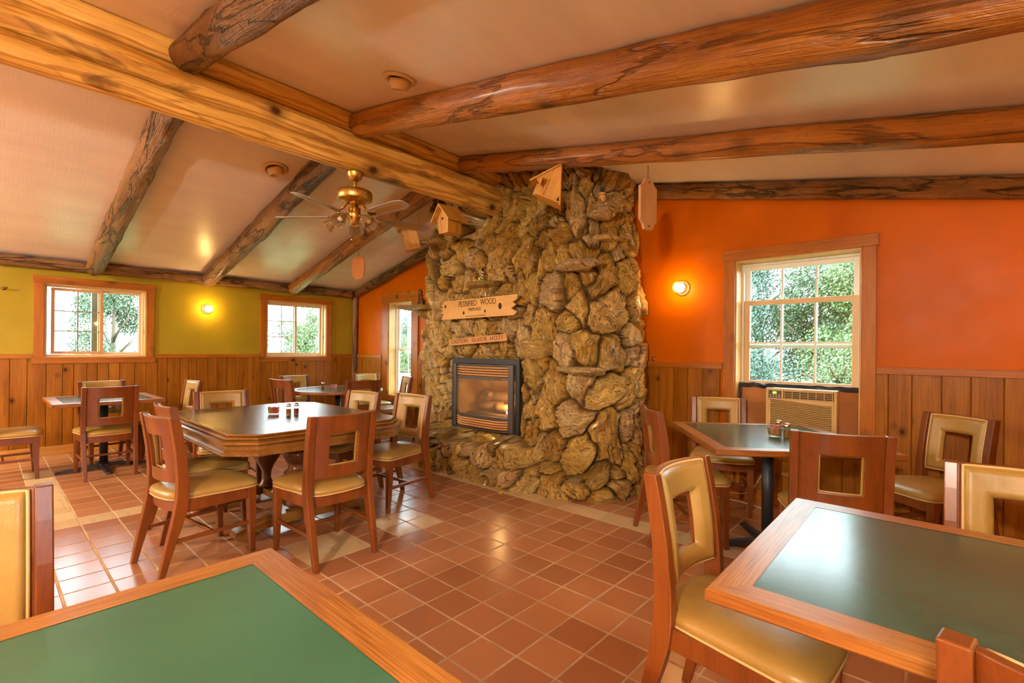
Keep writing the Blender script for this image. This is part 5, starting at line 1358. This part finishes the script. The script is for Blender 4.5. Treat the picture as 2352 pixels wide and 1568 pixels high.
th = 'trees seen through the tall narrow window'
tree('distant bushy tree low in the tall narrow window', (-22.6, 17.5, -.2), 3.7, 2.4, 'leaf2', 11, 3000, th, .25)
tree('distant slim conifer against the sky in the tall narrow window', (-28.6, 22, -.2), 5.6, 1.1, 'leaf2', 12, 1600, th, .25)
tree('distant yellow-green bush in the tall narrow window', (-19.2, 15, -.2), 2.0, 1.9, 'leaf3', 13, 2600, th, .25, cat='bush')
m = MB(); m.box((-.55, -3.62, -.2), (-.45, -3.5, 3.2)); struct(m.build('porch_post', 'siding'))
tag(bpy.data.objects['porch_post'], 'pale porch post outside the leftmost window', 'post'); bpy.data.objects['porch_post']['kind'] = 'thing'

# ------------------------------------------------------------------ unseen ceiling globes added to brighten the room
def globe(label, x, y, power):
    z = zl(x) if x < XK else zr(x)
    r = thing('added_globe_lamp', label, 'added ceiling lamp', (x, y, z-.05), group='added fill-light globes behind the camera')
    m = MB(); m.lathe([(.09, .0), (.1, .02), (.1, .06)], 24); m.build('base', 'brass', r)
    m = MB(); m.sphere((0, 0, -.09), .12, 24, 16); m.build('globe', 'fill_lamp', r)
    point((x, y, z-.29), power, (1.0, .92, .81), .12)
globe('added fill-light globe on the ceiling behind the camera', 8.2, -6.9, 170)
globe('added fill-light globe on the ceiling, unseen at the left rear of the room', 1.6, -6.9, 125)

# ------------------------------------------------------------------ world, camera
w = bpy.data.worlds.new('World'); S.world = w; w.use_nodes = True
nt = w.node_tree; bg = nt.nodes['Background']
tc = nt.nodes.new('ShaderNodeTexCoord'); sx = nt.nodes.new('ShaderNodeSeparateXYZ'); nt.links.new(tc.outputs['Generated'], sx.inputs[0])
rp = nt.nodes.new('ShaderNodeValToRGB'); nt.links.new(sx.outputs['Z'], rp.inputs[0])
rp.color_ramp.elements[0].position = 0; rp.color_ramp.elements[0].color = (.95, .97, 1, 1); rp.color_ramp.elements[1].position = .6; rp.color_ramp.elements[1].color = (.72, .84, 1, 1)
nt.links.new(rp.outputs[0], bg.inputs['Color']); bg.inputs['Strength'].default_value = 4.3

cam = bpy.data.cameras.new('Camera'); co = bpy.data.objects.new('Camera', cam); COL.objects.link(co)
f, yaw, roll, vy = 1093.4768, .7307966, .0096589, 19.5
cam.sensor_width = 36; cam.sensor_fit = 'HORIZONTAL'; cam.lens = f/2352*36; cam.shift_y = vy/2352; cam.clip_start = .05
cy, sy = math.cos(yaw), math.sin(yaw)
fw = Vector((-sy, cy, 0)); rr = Vector((cy, sy, 0)); up = Vector((0, 0, 1))
r3 = rr*math.cos(roll)+up*math.sin(roll); u3 = up*math.cos(roll)-rr*math.sin(roll)
co.matrix_world = Matrix(((r3.x, u3.x, -fw.x, 7.9912), (r3.y, u3.y, -fw.y, -4.6072), (r3.z, u3.z, -fw.z, 1.3224), (0, 0, 0, 1)))
S.camera = co
S.view_settings.view_transform = 'Standard'; S.view_settings.look = 'None'; S.view_settings.gamma = 1; S.view_settings.exposure = 1.97
S.view_settings.use_curve_mapping = False
S.cycles.use_denoising = True
S.cycles.max_bounces = 10; S.cycles.diffuse_bounces = 5; S.cycles.transparent_max_bounces = 16
S.cycles.sample_clamp_indirect = 8
S.cycles.caustics_reflective = False; S.cycles.caustics_refractive = False
